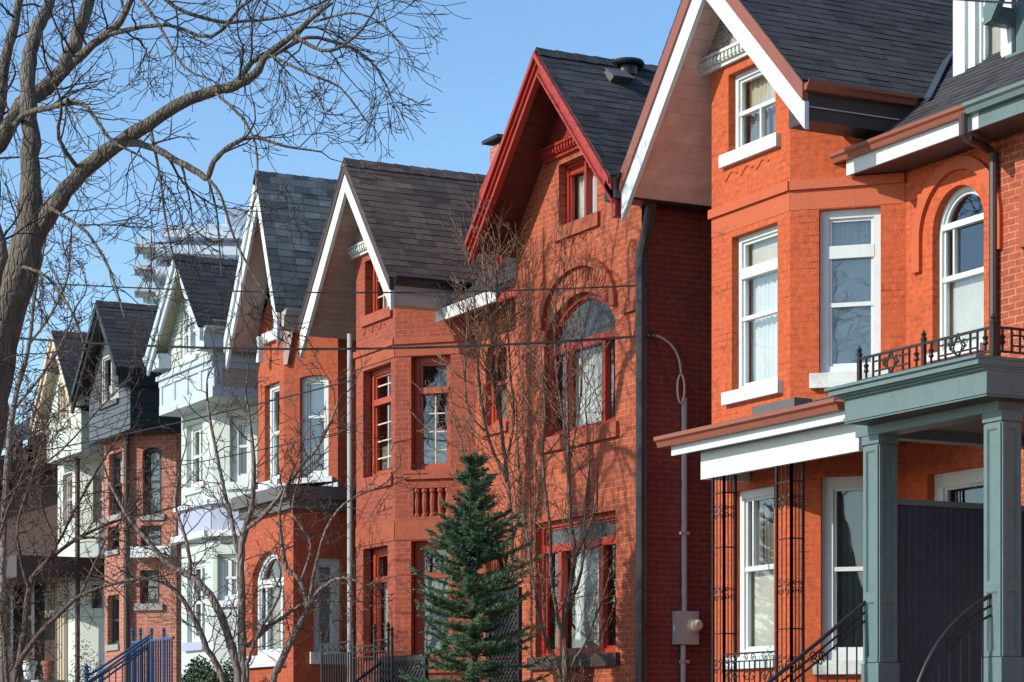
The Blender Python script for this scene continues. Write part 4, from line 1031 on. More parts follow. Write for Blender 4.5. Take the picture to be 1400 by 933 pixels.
mb = MB(); gutter(mb, (G3.R.x - 0.02, 15.42, G3.R.z + 0.01), (G3.R.x - 0.02, 17.8, G3.R.z + 0.01), (1, 0, 0), 0.13, 0.13); mb.build('gutter', M['black'], h3)
main_roof(h3, onY(592, 443, 16.3).x, XMID, GUT - 0.05, M['shingle1'])
e0 = onY(598, 445, 16.3)
mb = MB(); mb.wbox(e0.x, XMID + 0.25, 16.27, 16.33, GUT - 0.28, GUT - 0.09); mb.build('fascia', M['oldwhite'], h3)
q0 = onY(484, 455, YF - 0.05)
downpipe(h3, [(XL3 - 0.13, YF - 0.06, q0.z), (XL3 - 0.13, YF - 0.06, GZ)], 'galv', 0.045)

# ------------------------------------------------------------------ house 4
h4 = thing('house', 'narrow orange brick house with grey shingles and a white edged gable', 'house', (-40, YF, GZ), 'brick houses in the terrace')
G4 = Gable((353, 236), (310, 462), (381, 425), 15.35, 21.5)
XL4 = onY(353, 500, YF).x; XC4 = onY(388, 500, YF).x; F4 = Face(XL4, YF); w4 = XC4 - XL4
F4c, sc4 = canted_end(XC4, 462); XM4 = XC4 + sc4 * D45[0]; YM4 = YF + sc4 * D45[1]
hf = [window(h4, F4, (366, 366, 384, 457), mat='white', fw=0.06, rails=((0.5, 0.05),), curtain=(('flat', 0, 1, 0, 1, 'blind'),), sill=(0.18, 0.08, 0.10)),
      window(h4, F4, (362, 528, 382, 661), mat='white', fw=0.09, rails=((0.5, 0.06),), curtain=(('flat', 0, 1, 0, 0.6, 'sheer'),), sill=(0.15, 0.09, 0.10))]
hc = [window(h4, F4c, (410, 514, 449, 654), arch=0.04, mat='white', fw=0.10, rails=((0.60, 0.05),), curtain=(('flat', 0, 1, 0.60, 1, 'sheer'), ('flat', 0, 1, 0.0, 0.6, 'greycurtain')), sill=(0.16, 0.09, 0.10), glass='glassb')]
zg = F4c.st(410, 684)[1]
mb = MB(); ax = G4.A.x - XL4
pts = [(0, zg), (w4, zg), (w4, G4.und(XC4))]
if ax < w4 and ax > 0: pts.append((ax, G4.und(G4.A.x)))
pts.append((0, G4.und(XL4)))
wall(mb, F4, pts, hf); wall(mb, F4c, [(0, zg), (sc4, zg), (sc4, G4.und(XM4)), (0, G4.und(XC4))], hc)
# ground floor: wider projecting front with an arched window
YG4 = 15.1
XGa = onY(335, 800, YG4).x; XGb = onY(401, 800, YG4).x; F4g = Face(XGa, YG4); wg = XGb - XGa
a, _ = F4g.st(345, 800); b, _ = F4g.st(388, 800); zt = F4g.st(367, 754)[1]; zsp = F4g.st(346, 790)[1]; zbt = F4g.st(346, 898)[1]
ag = window(h4, F4g, rect=(a, b, zbt, zt), arch=zt - zsp, mat='white', fw=0.08, rails=((0.70, 0.14, -0.09),), mulls=((0.27, 0.08, 0, 0.68, -0.11), (0.75, 0.08, 0, 0.68, -0.11)), curtain=(('flat', 0.3, 0.72, 0, 0.68, 'greycurtain'),), sill=(0.2, 0.08, 0.12))
zgt = F4g.st(340, 712)[1]
wall(mb, F4g, [(0, GZ), (wg, GZ), (wg, zg + 0.02), (0, zg + 0.02)], [ag])
F4s = Face(XGb, YG4, (0, 1)); a, b, z0, z1 = F4s.rect(429, 762, 467, 892)
gs = window(h4, F4s, rect=(a, b, z0, z1), mat='oldwhite', fw=0.12, rails=((0.72, 0.08),), curtain=(('flat', 0, 1, 0, 1, 'sheer'),), sill=(0.2, 0.06, 0.08), sillmat='oldwhite')
wall(mb, F4s, [(0, GZ), (5, GZ), (5, zg + 0.02), (0, zg + 0.02)], [gs])
mb.face([(XM4, YM4, zg), (XM4, 22, zg), (XM4, 22, G4.und(XM4)), (XM4, YM4, G4.und(XM4))])
mb.face([(XL4, 22, GZ), (XL4, YF, GZ), (XL4, YF, G4.und(XL4)), (XL4, 22, G4.und(XL4))]); mb.face([(XL4, 22, GZ), (XGb, 22, GZ), (XGb, 22, 8.8), (XL4, 22, 8.8)]); back_gable(mb, G4, XL4 - 0.3, XM4 + 0.2, 8.6)
mb.build('wall', M['h4brick'], h4)
mb = MB(); mb.wbox(XGa - 0.15, XGb + 0.22, YG4 - 0.22, YF + 1.6, zg - 0.22, zg - 0.02); mb.wbox(XGa - 0.05, XGb + 0.12, YG4 - 0.10, YF + 1.6, zg - 0.40, zg - 0.22); mb.build('ground_floor_eave', M['metalgrey'], h4, bevel=0.01)
mb = MB(); e = MB(); slope(e, (XGa - 0.1, YG4 - 0.2, zg - 0.01), (XGb + 0.2, YG4 - 0.2, zg - 0.01), (XGb + 0.2, YF + 0.0, zg + 0.10), (XGa - 0.1, YF + 0.0, zg + 0.10), 0.3, 0.9); e.build('ground_floor_roof', M['metalgrey'], h4)
mb = MB(); mb.box(F4, -0.05, w4 + 0.03, zg + 0.12, zg + 0.30, 0.0, 0.07); mb.box(F4c, 0, sc4 + 0.02, zg + 0.12, zg + 0.30, 0, 0.07); mb.build('white_band', M['white'], h4, bevel=0.01)
G4.roof(h4, M['shingle4'])
G4.board(h4, 'bargeboard', M['white'], 0.02, 0.14, -1, -0.02, 0.06); G4.board(h4, 'bargeboard', M['white'], 0.15, 0.29, -1, -0.03, 0.02)
G4.board(h4, 'bargeboard', M['white'], 0.02, 0.20, 1, -0.03, 0.03)
G4.sv = 0.22; G4.soffit(h4, M['soffit4'], 16.9, YF + 0.9)
mb = MB(); mb.wbox(G4.R.x - 0.25, G4.R.x + 0.12, 15.4, 17.5, G4.R.z - 0.30, G4.R.z - 0.02); mb.build('eave_box', M['soffit4'], h4)
mb = MB(); gutter(mb, (G4.R.x + 0.12, 15.4, G4.R.z + 0.02), (G4.R.x + 0.12, 17.6, G4.R.z + 0.02), (1, 0, 0)); mb.build('gutter', M['galv'], h4)
# white brackets under the gable feet
q0 = onY(389, 443, 15.75); q1 = onY(390, 494, 15.75)
mb = MB(); FBk = Face(XC4 + 0.02, YF + 0.02, D45); mb.prism(FBk, [(0.0, q0.z), (0.20, q0.z + 0.02), (0.07, q1.z), (0.0, q1.z)], 0.0, 0.08); mb.build('eave_bracket', M['soffit4'], h4, bevel=0.008)
lx = onY(347, 470, 15.6)
mb = MB(); mb.prism(Face(lx.x - 0.02, 15.70), [(0.12, lx.z + 0.12), (0.0, lx.z + 0.12), (0.09, lx.z - 0.08), (0.0, lx.z - 0.28), (0.0, lx.z - 0.34), (0.12, lx.z - 0.34)], -0.05, 0.05); mb.build('eave_bracket', M['white'], h4, bevel=0.008)
downpipe(h4, [(XM4 + 0.1, YM4 + 0.5, G4.R.z - 0.2), (XM4 + 0.1, YM4 + 0.5, zg)], 'galv', 0.05)

# ------------------------------------------------------------------ house 5: pale mint with boxed upper floor
h5 = thing('house', 'pale mint and lilac painted house with boxed upper bay and pale blue gable', 'house', (-44, YF, GZ), 'painted and clad houses up the street')
YB5 = 15.45
G5 = Gable((241, 350), (202, 487), (275, 446), 15.16, 21.5)
Xa = onY(220, 520, YB5).x; Xb = onY(292, 520, YB5).x; F5 = Face(Xa, YB5); w5 = Xb - Xa
zt5 = F5.st(220, 521)[1]; zb5 = F5.st(222, 566)[1]
mb = MB(); wa, _ = F5.st(247, 430); wb, _ = F5.st(270, 430); wz1 = F5.st(247, 421)[1]; wz0 = F5.st(247, 494)[1]
hw = window(h5, F5, rect=(wa, wb, wz0, wz1), mat='white', fw=0.10, rec=0.04, mulls=((0.52, 0.10, 0, 1, 0.0),), rails=((0.48, 0.06),), curtain=(('flat', 0, 1, 0, 1, 'greycurtain'),), sill=(0.1, 0.06, 0.05))
sL = max(0.0, G5.A.x - (G5.und(G5.A.x) - zt5) / G5.mL - Xa); sR = min(w5, G5.A.x + (G5.und(G5.A.x) - zt5) / G5.mR - Xa)
zR = G5.und(Xa + sR); zL = G5.und(Xa + sL)
xb5 = Xa + sR
pts = [(0.05, zt5), (w5, zt5), (w5, zt5 + 0.75)]
xr = G5.A.x + (G5.und(G5.A.x) - zt5 - 0.75) / G5.mR
if xr < Xb: pts.append((xr - Xa, zt5 + 0.75))
pts += [(G5.A.x - Xa, G5.und(G5.A.x))]
if G5.und(Xa + 0.05) > zt5: pts.append((0.05, G5.und(Xa + 0.05)))
wall(mb, F5, pts, [hw])
mb.face([(Xb, YB5, zt5), (Xb, 22, zt5), (Xb, 22, zt5 + 0.75), (Xb, YB5, zt5 + 0.75)]); mb.face([(Xa + .05, 22, zt5), (Xa + .05, YB5, zt5), (Xa + .05, YB5, G5.und(Xa + .05)), (Xa + .05, 22, G5.und(Xa + .05))]); mb.face([(Xa, 22, GZ), (Xb, 22, GZ), (Xb, 22, zt5 + .75), (Xa, 22, zt5 + .75)]); back_gable(mb, G5, Xa, Xb, zt5 + 0.5)
mb.build('gable_wall', M['mintshingle'], h5)
mb = MB(); mb.wbox(Xa, Xb, YB5 - 0.004, 20, zb5, zt5)
mb.wbox(Xa - 0.06, Xb + 0.06, YB5 - 0.09, 20, zt5 - 0.02, zt5 + 0.07); mb.wbox(Xa - 0.02, Xb + 0.03, YB5 - 0.04, 20, zt5 - 0.14, zt5 - 0.02); mb.wbox(Xa - 0.02, Xb + 0.025, YB5 - 0.03, 20, zb5 - 0.03, zb5 + 0.16)
for f in (0.0, 0.25, 0.5, 0.75): mb.box(F5, w5 * f, w5 * f + 0.14, zb5 + 0.16, zt5 - 0.14, 0.004, 0.03)
mb.box(Face(Xb, YB5, (0, 1)), 0.0, 0.16, zb5 + 0.16, zt5 - 0.14, 0.0, 0.03)
mb.build('box_bay', M['paleblue'], h5, bevel=0.01)
mb = MB(); FB = Face(Xb, YB5, (0, 1)); mb.box(FB, 0.2, 2.6, zb5 + 0.18, zt5 - 0.16, 0.002, 0.008); mb.build('bay_panel', M['soffit4'], h5)
XL5 = onY(248, 650, YF).x; XC5 = onY(291, 650, YF).x; F5l = Face(XL5, YF); wl = XC5 - XL5; F5c, sc5 = canted_end(XC5, 352)
hf = [window(h5, F5l, (255, 583, 277, 670), mat='oldwhite', fw=0.10, rails=((0.5, 0.06),), mulls=((0.5, 0.08, 0, 1),), curtain=(('flat', 0, 1, 0, 1, 'greycurtain'),), sill=(0.12, 0.06, 0.08)),
      window(h5, F5l, (256, 770, 280, 880), mat='white', fw=0.10, rails=((0.5, 0.06),), mulls=((0.5, 0.08, 0, 1),), curtain=(('flat', 0, 1, 0, 1, 'greycurtain'),), sill=(0.16, 0.08, 0.08), sillmat='lilac')]
hc = [window(h5, F5c, (314, 569, 345, 660), mat='oldwhite', fw=0.14, rails=((0.55, 0.05),), curtain=(('flat', 0, 1, 0.55, 1, 'sheer'),), sill=(0.14, 0.06, 0.08)),
      window(h5, F5c, (297, 758, 328, 822), mat='white', fw=0.10, mulls=((0.45, 0.07, 0, 1),), rails=((0.5, 0.05),), sill=(0.12, 0.06, 0.08))]
mb = MB(); wall(mb, F5l, [(0, GZ), (wl, GZ), (wl, zb5), (0, zb5)], hf); wall(mb, F5c, [(0, GZ), (sc5, GZ), (sc5, zb5), (0, zb5)], hc)
mb.face([(XL5, 20, GZ), (XL5, YF, GZ), (XL5, YF, zb5), (XL5, 20, zb5)])
xq, yq = XC5 + sc5 * D45[0], YF + sc5 * D45[1]; mb.face([(xq, yq, GZ), (xq, 22, GZ), (xq, 22, zb5), (xq, yq, zb5)])
mb.build('wall', M['mint'], h5)
mb = MB(); z1 = F5l.st(250, 700)[1]; z2 = F5l.st(250, 735)[1]
mb.box(F5l, -0.04, wl + 0.02, z2, z1, 0.0, 0.05); mb.box(F5c, 0, sc5, z2, z1, 0, 0.05); mb.build('lilac_band', M['lilac'], h5)
mb = MB(); mb.box(F5l, -0.08, wl + 0.06, z1, z1 + 0.09, 0.0, 0.14); mb.box(F5c, 0, sc5, z1, z1 + 0.09, 0, 0.14); mb.box(F5l, -0.08, wl + 0.06, z2 - 0.12, z2, 0.0, 0.2); mb.box(F5c, 0, sc5, z2 - 0.12, z2, 0, 0.2); mb.build('belt_course', M['white'], h5, bevel=0.01)
G5.roof(h5, M['shingle1'])
G5.board(h5, 'bargeboard', M['paleblue'], 0.02, 0.15, -1, -0.02, 0.07); G5.board(h5, 'bargeboard', M['paleblue'], 0.15, 0.28, -1, -0.03, 0.02)
G5.board(h5, 'bargeboard', M['paleblue'], 0.02, 0.18, 1, -0.03, 0.03)
G5.sv = 0.2; G5.soffit(h5, M['soffit5'], 16.4, YB5 + 0.3)
L = G5.L; mb = MB(); mb.wbox(L.x - 0.02, L.x + 0.55, 15.20, 16.5, L.z - 0.30, L.z - 0.02); mb.build('eave_return', M['paleblue'], h5, bevel=0.01)
R = G5.R; mb = MB(); mb.wbox(R.x - 0.42, R.x + 0.05, 15.20, 18.5, R.z - 0.40, R.z - 0.02); mb.build('eave_return', M['paleblue'], h5, bevel=0.01)
mb = MB(); gutter(mb, (R.x + 0.05, 15.2, R.z), (R.x + 0.05, 18.5, R.z), (1, 0, 0)); gutter(mb, (L.x - 0.02, 18.5, L.z), (L.x - 0.02, 15.1, L.z), (-1, 0, 0), 0.14, 0.12); mb.build('gutter', M['oldwhite'], h5)

# ------------------------------------------------------------------ house 6: charcoal siding over pink brick
h6 = thing('house', 'house with charcoal clapboard gable over pinkish brick, second from the far end', 'house', (-48.6, YF, GZ), 'painted and clad houses up the street')
YB6 = 15.55
G6 = Gable((135, 413), (99, 545), (163, 502), 15.30, 21.5)
Xa = onY(122, 560, YB6).x; Xb = onY(178, 560, YB6).x; F6 = Face(Xa, YB6); w6 = Xb - Xa
zb6 = F6.st(122, 607)[1]; zt6 = G6.und(Xb)
mb = MB(); a, _ = F6.st(137.5, 500); b, _ = F6.st(162, 500); wz0 = F6.st(137.5, 555)[1]; wz1 = F6.st(137.5, 488)[1]
sl_ = max(0.02, 0); 
hw = window(h6, F6, rect=(a, b, wz0, wz1), mat='galv', fw=0.07, rec=0.03, mulls=((0.5, 0.08, 0, 1),), curtain=(('flat', 0.5, 1, 0, 0.55, 'sheer'), ('flat', 0.0, 0.5, 0, 0.4, 'sheer')), sill=(0.1, 0.06, 0.04), sillmat='metalgrey', glass='glassb')
zbx = F6.st(178, 512)[1]
pts = [(0, zb6), (w6, zb6), (w6, zbx)]
xr = G6.A.x + (G6.und(G6.A.x) - zbx) / G6.mR
if xr < Xb: pts.append((xr - Xa, zbx))
pts += [(G6.A.x - Xa, G6.und(G6.A.x))]
if G6.und(Xa) > zb6: pts.append((0, G6.und(Xa)))
wall(mb, F6, pts, [hw]); mb.build('siding_front', M['siding'], h6)
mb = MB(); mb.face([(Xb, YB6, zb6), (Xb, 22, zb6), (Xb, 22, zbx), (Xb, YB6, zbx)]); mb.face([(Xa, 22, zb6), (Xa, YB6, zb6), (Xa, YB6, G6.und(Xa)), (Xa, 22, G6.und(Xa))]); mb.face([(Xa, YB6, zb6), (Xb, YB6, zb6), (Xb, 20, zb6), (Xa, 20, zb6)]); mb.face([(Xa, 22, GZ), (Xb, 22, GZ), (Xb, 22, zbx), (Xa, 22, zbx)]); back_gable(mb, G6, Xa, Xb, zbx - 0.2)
mb.build('siding_side', M['sideshade'], h6)
XL6 = onY(143, 700, YF).x; XC6 = onY(177, 700, YF).x; F6l = Face(XL6, YF); wl = XC6 - XL6; F6c, sc6 = canted_end(XC6, 241)
W6 = dict(mat='black', fw=0.07, rails=((0.5, 0.05),))
hf = [window(h6, F6l, (149, 622, 167, 707), curtain=(('flat', 0, 1, 0.5, 1, 'sheer'),), sill=(0.12, 0.05, 0.05), sillmat='concrete', glass='glassb', **W6), window(h6, F6l, (147, 722, 163, 755), curtain=(), sill=(0.1, 0.05, 0.05), sillmat='concrete', **W6),
      window(h6, F6l, (147, 815, 163, 883), curtain=(('flat', 0, 1, 0, 1, 'blind'),), sill=(0.12, 0.05, 0.05), sillmat='concrete', **W6)]
hc = [window(h6, F6c, (195, 612, 221, 704), arch=0.08, curtain=(('flat', 0, 1, 0, 1, 'blind'),), sill=(0.12, 0.05, 0.08), sillmat='concrete', **W6), window(h6, F6c, (192, 719, 221, 750), curtain=(('flat', 0, 1, 0, 1, 'greycurtain'),), **W6),
      window(h6, F6c, (191, 780, 218, 826), curtain=(('flat', 0, 1, 0, 1, 'blind'),), sill=(0.14, 0.07, 0.10), sillmat='concrete', **W6)]
mb = MB(); wall(mb, F6l, [(0, GZ), (wl, GZ), (wl, zb6 - 0.002), (0, zb6 - 0.002)], hf); wall(mb, F6c, [(0, GZ), (sc6, GZ), (sc6, zb6 - 0.002), (0, zb6 - 0.002)], hc)
xq, yq = XC6 + sc6 * D45[0], YF + sc6 * D45[1]; mb.face([(xq, yq, GZ), (xq, 22, GZ), (xq, 22, zb6), (xq, yq, zb6)]); mb.face([(XL6, 22, GZ), (XL6, YF, GZ), (XL6, YF, zb6), (XL6, 22, zb6)])
mb.build('wall', M['h6brick'], h6)
a, zq = F6c.st(187, 762); b, _ = F6c.st(242, 760)
mb = MB(); mb.box(F6c, a, b, zq - 0.03, zq + 0.2, 0.0, 0.30); mb.build('white_hood', M['white'], h6, bevel=0.01)
p = onY(173, 700, YF - 0.08); downpipe(h6, [(p.x, YF - 0.08, zb6), (p.x, YF - 0.08, GZ)], 'darkbrown', 0.06)
G6.roof(h6, M['shingle1'])
for sd in (-1, 1): G6.board(h6, 'bargeboard', M['black'], 0.02, 0.12, sd, -0.02, 0.07); G6.board(h6, 'bargeboard', M['black'], 0.12, 0.24, sd, -0.03, 0.02)
G6.sv = 0.2; G6.soffit(h6, M['black'], 16.4, YB6 + 0.3)
R = G6.R; mb = MB(); mb.wbox(R.x - 0.42, R.x + 0.05, 15.33, 18.5, R.z - 0.36, R.z - 0.02); mb.build('eave_return', M['black'], h6)
L = G6.L; mb = MB(); mb.wbox(L.x + 0.08, L.x + 0.26, 15.33, 15.5, L.z - 0.16, L.z - 0.02); mb.build('eave_return', M['galv'], h6)

# ------------------------------------------------------------------ house 7: white stucco
h7 = thing('house', 'white stuccoed house with a cream edged gable at the far end of the row', 'house', (-52, YF, GZ), 'painted and clad houses up the street')
YB7 = 15.5
G7 = Gable((74, 454), (45, 576), (98, 540), 15.26, 21.5)
Xa = onY(64, 580, YB7).x; Xb = onY(111, 580, YB7).x; F7 = Face(Xa, YB7); w7 = Xb - Xa; zb7 = F7.st(64, 634)[1]
mb = MB(); a, _ = F7.st(79, 550); b, _ = F7.st(94, 550); wz0 = F7.st(79, 581)[1]; wz1 = F7.st(79, 526)[1]
hw = window(h7, F7, rect=(a, b, wz0, wz1), mat='cream', fw=0.07, rec=0.05, mulls=((0.5, 0.08, 0, 1),), curtain=(('flat', 0, 1, 0, 1, 'blind'),), sill=(0.14, 0.09, 0.16), sillmat='stucco')
zbx = G7.und(G7.R.x) - 0.15
pts = [(0, zb7), (w7, zb7), (w7, zbx)]
xr = G7.A.x + (G7.und(G7.A.x) - zbx) / G7.mR
if xr < Xb: pts.append((xr - Xa, zbx))
pts += [(G7.A.x - Xa, G7.und(G7.A.x))]
if G7.und(Xa) > zb7: pts.append((0, G7.und(Xa)))
wall(mb, F7, pts, [hw])
mb.face([(Xb, YB7, zb7), (Xb, 22, zb7), (Xb, 22, zbx), (Xb, YB7, zbx)]); mb.face([(Xa, 22, zb7), (Xa, YB7, zb7), (Xa, YB7, G7.und(Xa)), (Xa, 22, G7.und(Xa))]); mb.face([(Xa, YB7, zb7), (Xb, YB7, zb7), (Xb, 20, zb7), (Xa, 20, zb7)]); mb.face([(Xa, 22, GZ), (Xb, 22, GZ), (Xb, 22, zbx), (Xa, 22, zbx)]); back_gable(mb, G7, Xa, Xb, zbx - 0.2)
XL7 = onY(79, 800, YF).x; XC7 = onY(103, 800, YF).x; F7l = Face(XL7, YF); wl = XC7 - XL7; F7c, sc7 = canted_end(XC7, 150)
hf = [window(h7, F7l, (86, 650, 99, 718), mat='soffit4', fw=0.07, rails=((0.5, 0.06),), mulls=((0.5, 0.06, 0, 1),), curtain=(('flat', 0, 1, 0, 1, 'blind'),))]
hc = [window(h7, F7c, (127, 650, 142, 715), mat='soffit4', fw=0.09, rails=((0.5, 0.06),), curtain=(('flat', 0, 1, 0, 1, 'blind'),)), window(h7, F7c, (125, 800, 140, 832), mat='darkbrown', fw=0.07)]
wall(mb, F7l, [(0, GZ), (wl, GZ), (wl, zb7), (0, zb7)], hf); wall(mb, F7c, [(0, GZ), (sc7, GZ), (sc7, zb7), (0, zb7)], hc)
mb.face([(XL7, 22, GZ), (XL7, YF, GZ), (XL7, YF, zb7), (XL7, 22, zb7)])
mb.build('wall', M['stucco'], h7)
z1 = F7l.st(80, 770)[1]
mb = MB(); mb.wbox(XL7 - 3.2, XC7 + 0.9, 14.3, YF + 1.2, z1 - 0.5, z1 - 0.02); mb.build('porch_roof', M['darkbrown'], h7, bevel=0.01)
p = onY(106, 700, YF - 0.08); downpipe(h7, [(p.x, YF - 0.08, zb7), (p.x, YF - 0.08, GZ)], 'darkbrown', 0.055)
mb = MB()
for k in range(4): x = XL7 + 0.12 + k * 0.2; mb.wbox(x, x + 0.08, YF - 0.1, YF - 0.02, GZ, z1 - 0.5)
mb.build('porch_shutter', M['cream'], h7)
G7.roof(h7, M['shingle1'])
for sd in (-1, 1): G7.board(h7, 'bargeboard', M['cream'], 0.02, 0.12, sd, -0.02, 0.07); G7.board(h7, 'bargeboard', M['cream'], 0.12, 0.24, sd, -0.03, 0.02)
G7.sv = 0.2; G7.soffit(h7, M['cream'], 16.4, YB7 + 0.3)
L = G7.L; mb = MB(); mb.wbox(L.x, L.x + 0.5, 15.30, 16.5, L.z - 0.34, L.z - 0.02); mb.build('eave_return', M['cream'], h7, bevel=0.01)
R = G7.R; mb = MB(); mb.wbox(R.x - 0.3, R.x + 0.05, 15.30, 18.5, R.z - 0.2, R.z - 0.02); gutter(mb, (R.x + 0.05, 15.28, R.z), (R.x + 0.05, 18.5, R.z), (1, 0, 0)); mb.build('eave_return', M['oldwhite'], h7)

# ------------------------------------------------------------------ house 8: dark set-back house at the left edge
h8 = thing('house', 'dark brick house with a balcony, set back at the left edge', 'house', (-58, 17.5, GZ), 'painted and clad houses up the street')
Y8 = 17.6
F8 = Face(onY(-60, 700, Y8).x, Y8); w8, ztop8 = F8.st(82, 592)
zm8 = F8.st(30, 648)[1]
hs = []
for (px, y0, y1, x1) in ((38, 598, 640, 52), (8, 600, 640, 22)):
    hs.append(window(h8, F8, (px, y0, x1, y1), mat='darkbrown', fw=0.08, rails=((0.5, 0.05),)))
hs.append(window(h8, F8, (28, 812, 74, 850), mat='cream', fw=0.1, mulls=((0.3, 0.06, 0, 1), (0.65, 0.06, 0, 1)), curtain=(('flat', 0, 1, 0, 1, 'blind'),)))
mb = MB(); wall(mb, F8, [(0, GZ), (w8, GZ), (w8, ztop8), (0, ztop8)], hs)
X8 = F8.p.x; mb.face([(X8 + w8, Y8, GZ), (X8 + w8, 24, GZ), (X8 + w8, 24, ztop8), (X8 + w8, Y8, ztop8)]); mb.face([(X8, 24, GZ), (X8, Y8, GZ), (X8, Y8, ztop8), (X8, 24, ztop8)]); mb.face([(X8, 24, GZ), (X8 + w8, 24, GZ), (X8 + w8, 24, ztop8), (X8, 24, ztop8)])
mb.build('wall', M['h8brick'], h8)
mb = MB(); slope(mb, (X8 - 0.3, Y8 - 0.4, ztop8), (X8 + w8 + 0.3, Y8 - 0.4, ztop8), (X8 + w8 + 0.3, 21, ztop8 + 2.6), (X8 - 0.3, 21, ztop8 + 2.6), 0.2, 0.5)
mb.face([(X8 - 0.3, 21, ztop8 + 2.6), (X8 + w8 + .3, 21, ztop8 + 2.6), (X8 + w8 + .3, 24, ztop8), (X8 - .3, 24, ztop8)]); mb.face([(X8 + w8, Y8 - 0.4, ztop8), (X8 + w8, 21, ztop8 + 2.6), (X8 + w8, 24, ztop8)])
mb.build('roof', M['shingle1'], h8)
mb = MB(); mb.wbox(X8, X8 + w8 - 0.2, Y8 - 1.6, Y8, zm8 - 0.25, zm8 - 0.02); mb.build('balcony_floor', M['darkbrown'], h8)
mb = MB()
for k in range(26): x = X8 + 0.1 + k * 0.2; mb.wbox(x, x + 0.04, Y8 - 1.56, Y8 - 1.52, zm8, zm8 + 0.75)
mb.wbox(X8, X8 + w8 - 0.2, Y8 - 1.58, Y8 - 1.5, zm8 + 0.75, zm8 + 0.83); mb.build('balcony_railing', M['darkbrown'], h8)
zp8 = F8.st(30, 800)[1]
mb = MB(); mb.wbox(X8, X8 + w8 + 0.4, Y8 - 2.4, Y8 - 0.02, zp8 - 0.3, zp8 + 0.1); mb.build('porch_roof', M['darkbrown'], h8)
for px in (23, 52):
    p = onY(px, 850, Y8 - 2.2); mb = MB(); mb.wbox(p.x - 0.12, p.x + 0.12, Y8 - 2.32, Y8 - 2.08, GZ, zp8 - 0.3); mb.wbox(p.x - 0.16, p.x + 0.16, Y8 - 2.36, Y8 - 2.04, zp8 - 0.42, zp8 - 0.301); mb.build('porch_post', M['black'], h8)
p = onY(19, 600, Y8 - 0.15); mb = MB(); mb.tube([(p.x, Y8 - 0.1, ztop8), (p.x, Y8 - 0.1, zm8)], 0.07, 8); mb.build('downspout', M['brown'], h8)
# chimney stacks belonging to house 3
mb = MB(); p = onY(688, 215, 19.0); z = onY(676, 200, 18.7).z; p = onY(676, 215, 18.7); mb.wbox(p.x - 0.18, p.x + 0.18, 18.7, 19.4, GUT + 1.0, z)
ch = mb.build('chimney', M['h6brick'], h3, bevel=0.01)
mb = MB(); mb.wbox(p.x - 0.30, p.x + 0.30, 18.6, 19.5, z + 0.08, z + 0.14); mb.wbox(p.x - 0.13, p.x + 0.13, 18.75, 19.35, z, z + 0.08); mb.build('chimney_cap', M['black'], ch)
# ------------------------------------------------------------------ recessed wall between houses 3 and 2 (belongs to house 2)
FRc = Face(XM3, YM3); wrc = XL2 - XM3
ra, rb_, rz0, rz1 = FRc.rect(664, 468, 693, 585)
rec_w = window(h2, FRc, rect=(ra, rb_, rz0, rz1), arch=0.25, mat='redframe', rails=((0.5, 0.06),), fw=0.08, curtain=(('flat', 0, 1, 0, 0.5, 'greycurtain'),), sill=(0.14, 0.05, 0.06), sillmat='redstone')
ra2, rb2, rz2, rz3 = FRc.rect(664, 750, 695, 900)
rec_d = window(h2, FRc, rect=(ra2, rb2, rz2, rz3), mat='redframe', fw=0.1, rails=((0.75, 0.07),))
mb = MB(); wall(mb, FRc, [(0.0, GZ), (wrc, GZ), (wrc, GUT), (0.0, GUT)], [rec_w, rec_d]); mb.build('recessed_wall', M['h2brick'], h2)

# ------------------------------------------------------------------ electric service on the side wall of house 2
XS = XR2
em = thing('electric_meter', 'grey electric meter box with its conduit on the shaded red alley wall', 'meter box', (XS, 16.5, 3.0))
b0 = onX(919, 836, XS); b1 = onX(948, 882, XS)
mb = MB(); mb.wbox(XS + 0.004, XS + 0.14, b0.y, b1.y, b1.z, b0.z); bxo = mb.build('box', M['galv'], em, bevel=0.012)
FSd = Face(XS + 0.14, 0, (0, 1)); cy = onX(940, 856, XS)
mb = MB()
ring = lambda r, x: [Vector((x, cy.y + r * math.cos(2 * math.pi * k / 20), cy.z + r * math.sin(2 * math.pi * k / 20))) for k in range(20)]
for (r0, x0, r1, x1) in ((0.095, XS + 0.14, 0.095, XS + 0.19), (0.095, XS + 0.19, 0.08, XS + 0.20), (0.08, XS + 0.20, 0.075, XS + 0.27), (0.075, XS + 0.27, 0.05, XS + 0.30)):
    a, b = ring(r0, x0), ring(r1, x1)
    for k in range(20): j = (k + 1) % 20; mb.face([a[k], a[j], b[j], b[k]])
mb.face(ring(0.05, XS + 0.30)); mb.build('dial', M['cream'], bxo)
ct = onX(932, 545, XS)
mb = MB(); mb.tube([(XS + 0.07, ct.y, ct.z), (XS + 0.07, ct.y, b0.z)], 0.036, 10); mb.tube([(XS + 0.07, ct.y - 0.02, b1.z), (XS + 0.07, ct.y - 0.02, GZ)], 0.036, 10)
for yy_ in (610, 730, 905): q = onX(932, yy_, XS); mb.wbox(XS + 0.02, XS + 0.115, q.y - 0.055, q.y + 0.055, q.z - 0.02, q.z + 0.02)
mb.build('conduit', M['conduit'], em)
mb = MB()
c0 = onX(930, 512, XS + 0.1)
for fl in (-1, 1):
    pts = [c0 + Vector((0.0, fl * 0.055 * math.sin(2 * math.pi * k / 20) + 0.01, -0.19 * (1 - math.cos(2 * math.pi * k / 20)))) for k in range(21)]
    mb.tube(pts, 0.014, 6)
mb.build('cable_loop', M['cream'], em)
mb = MB()
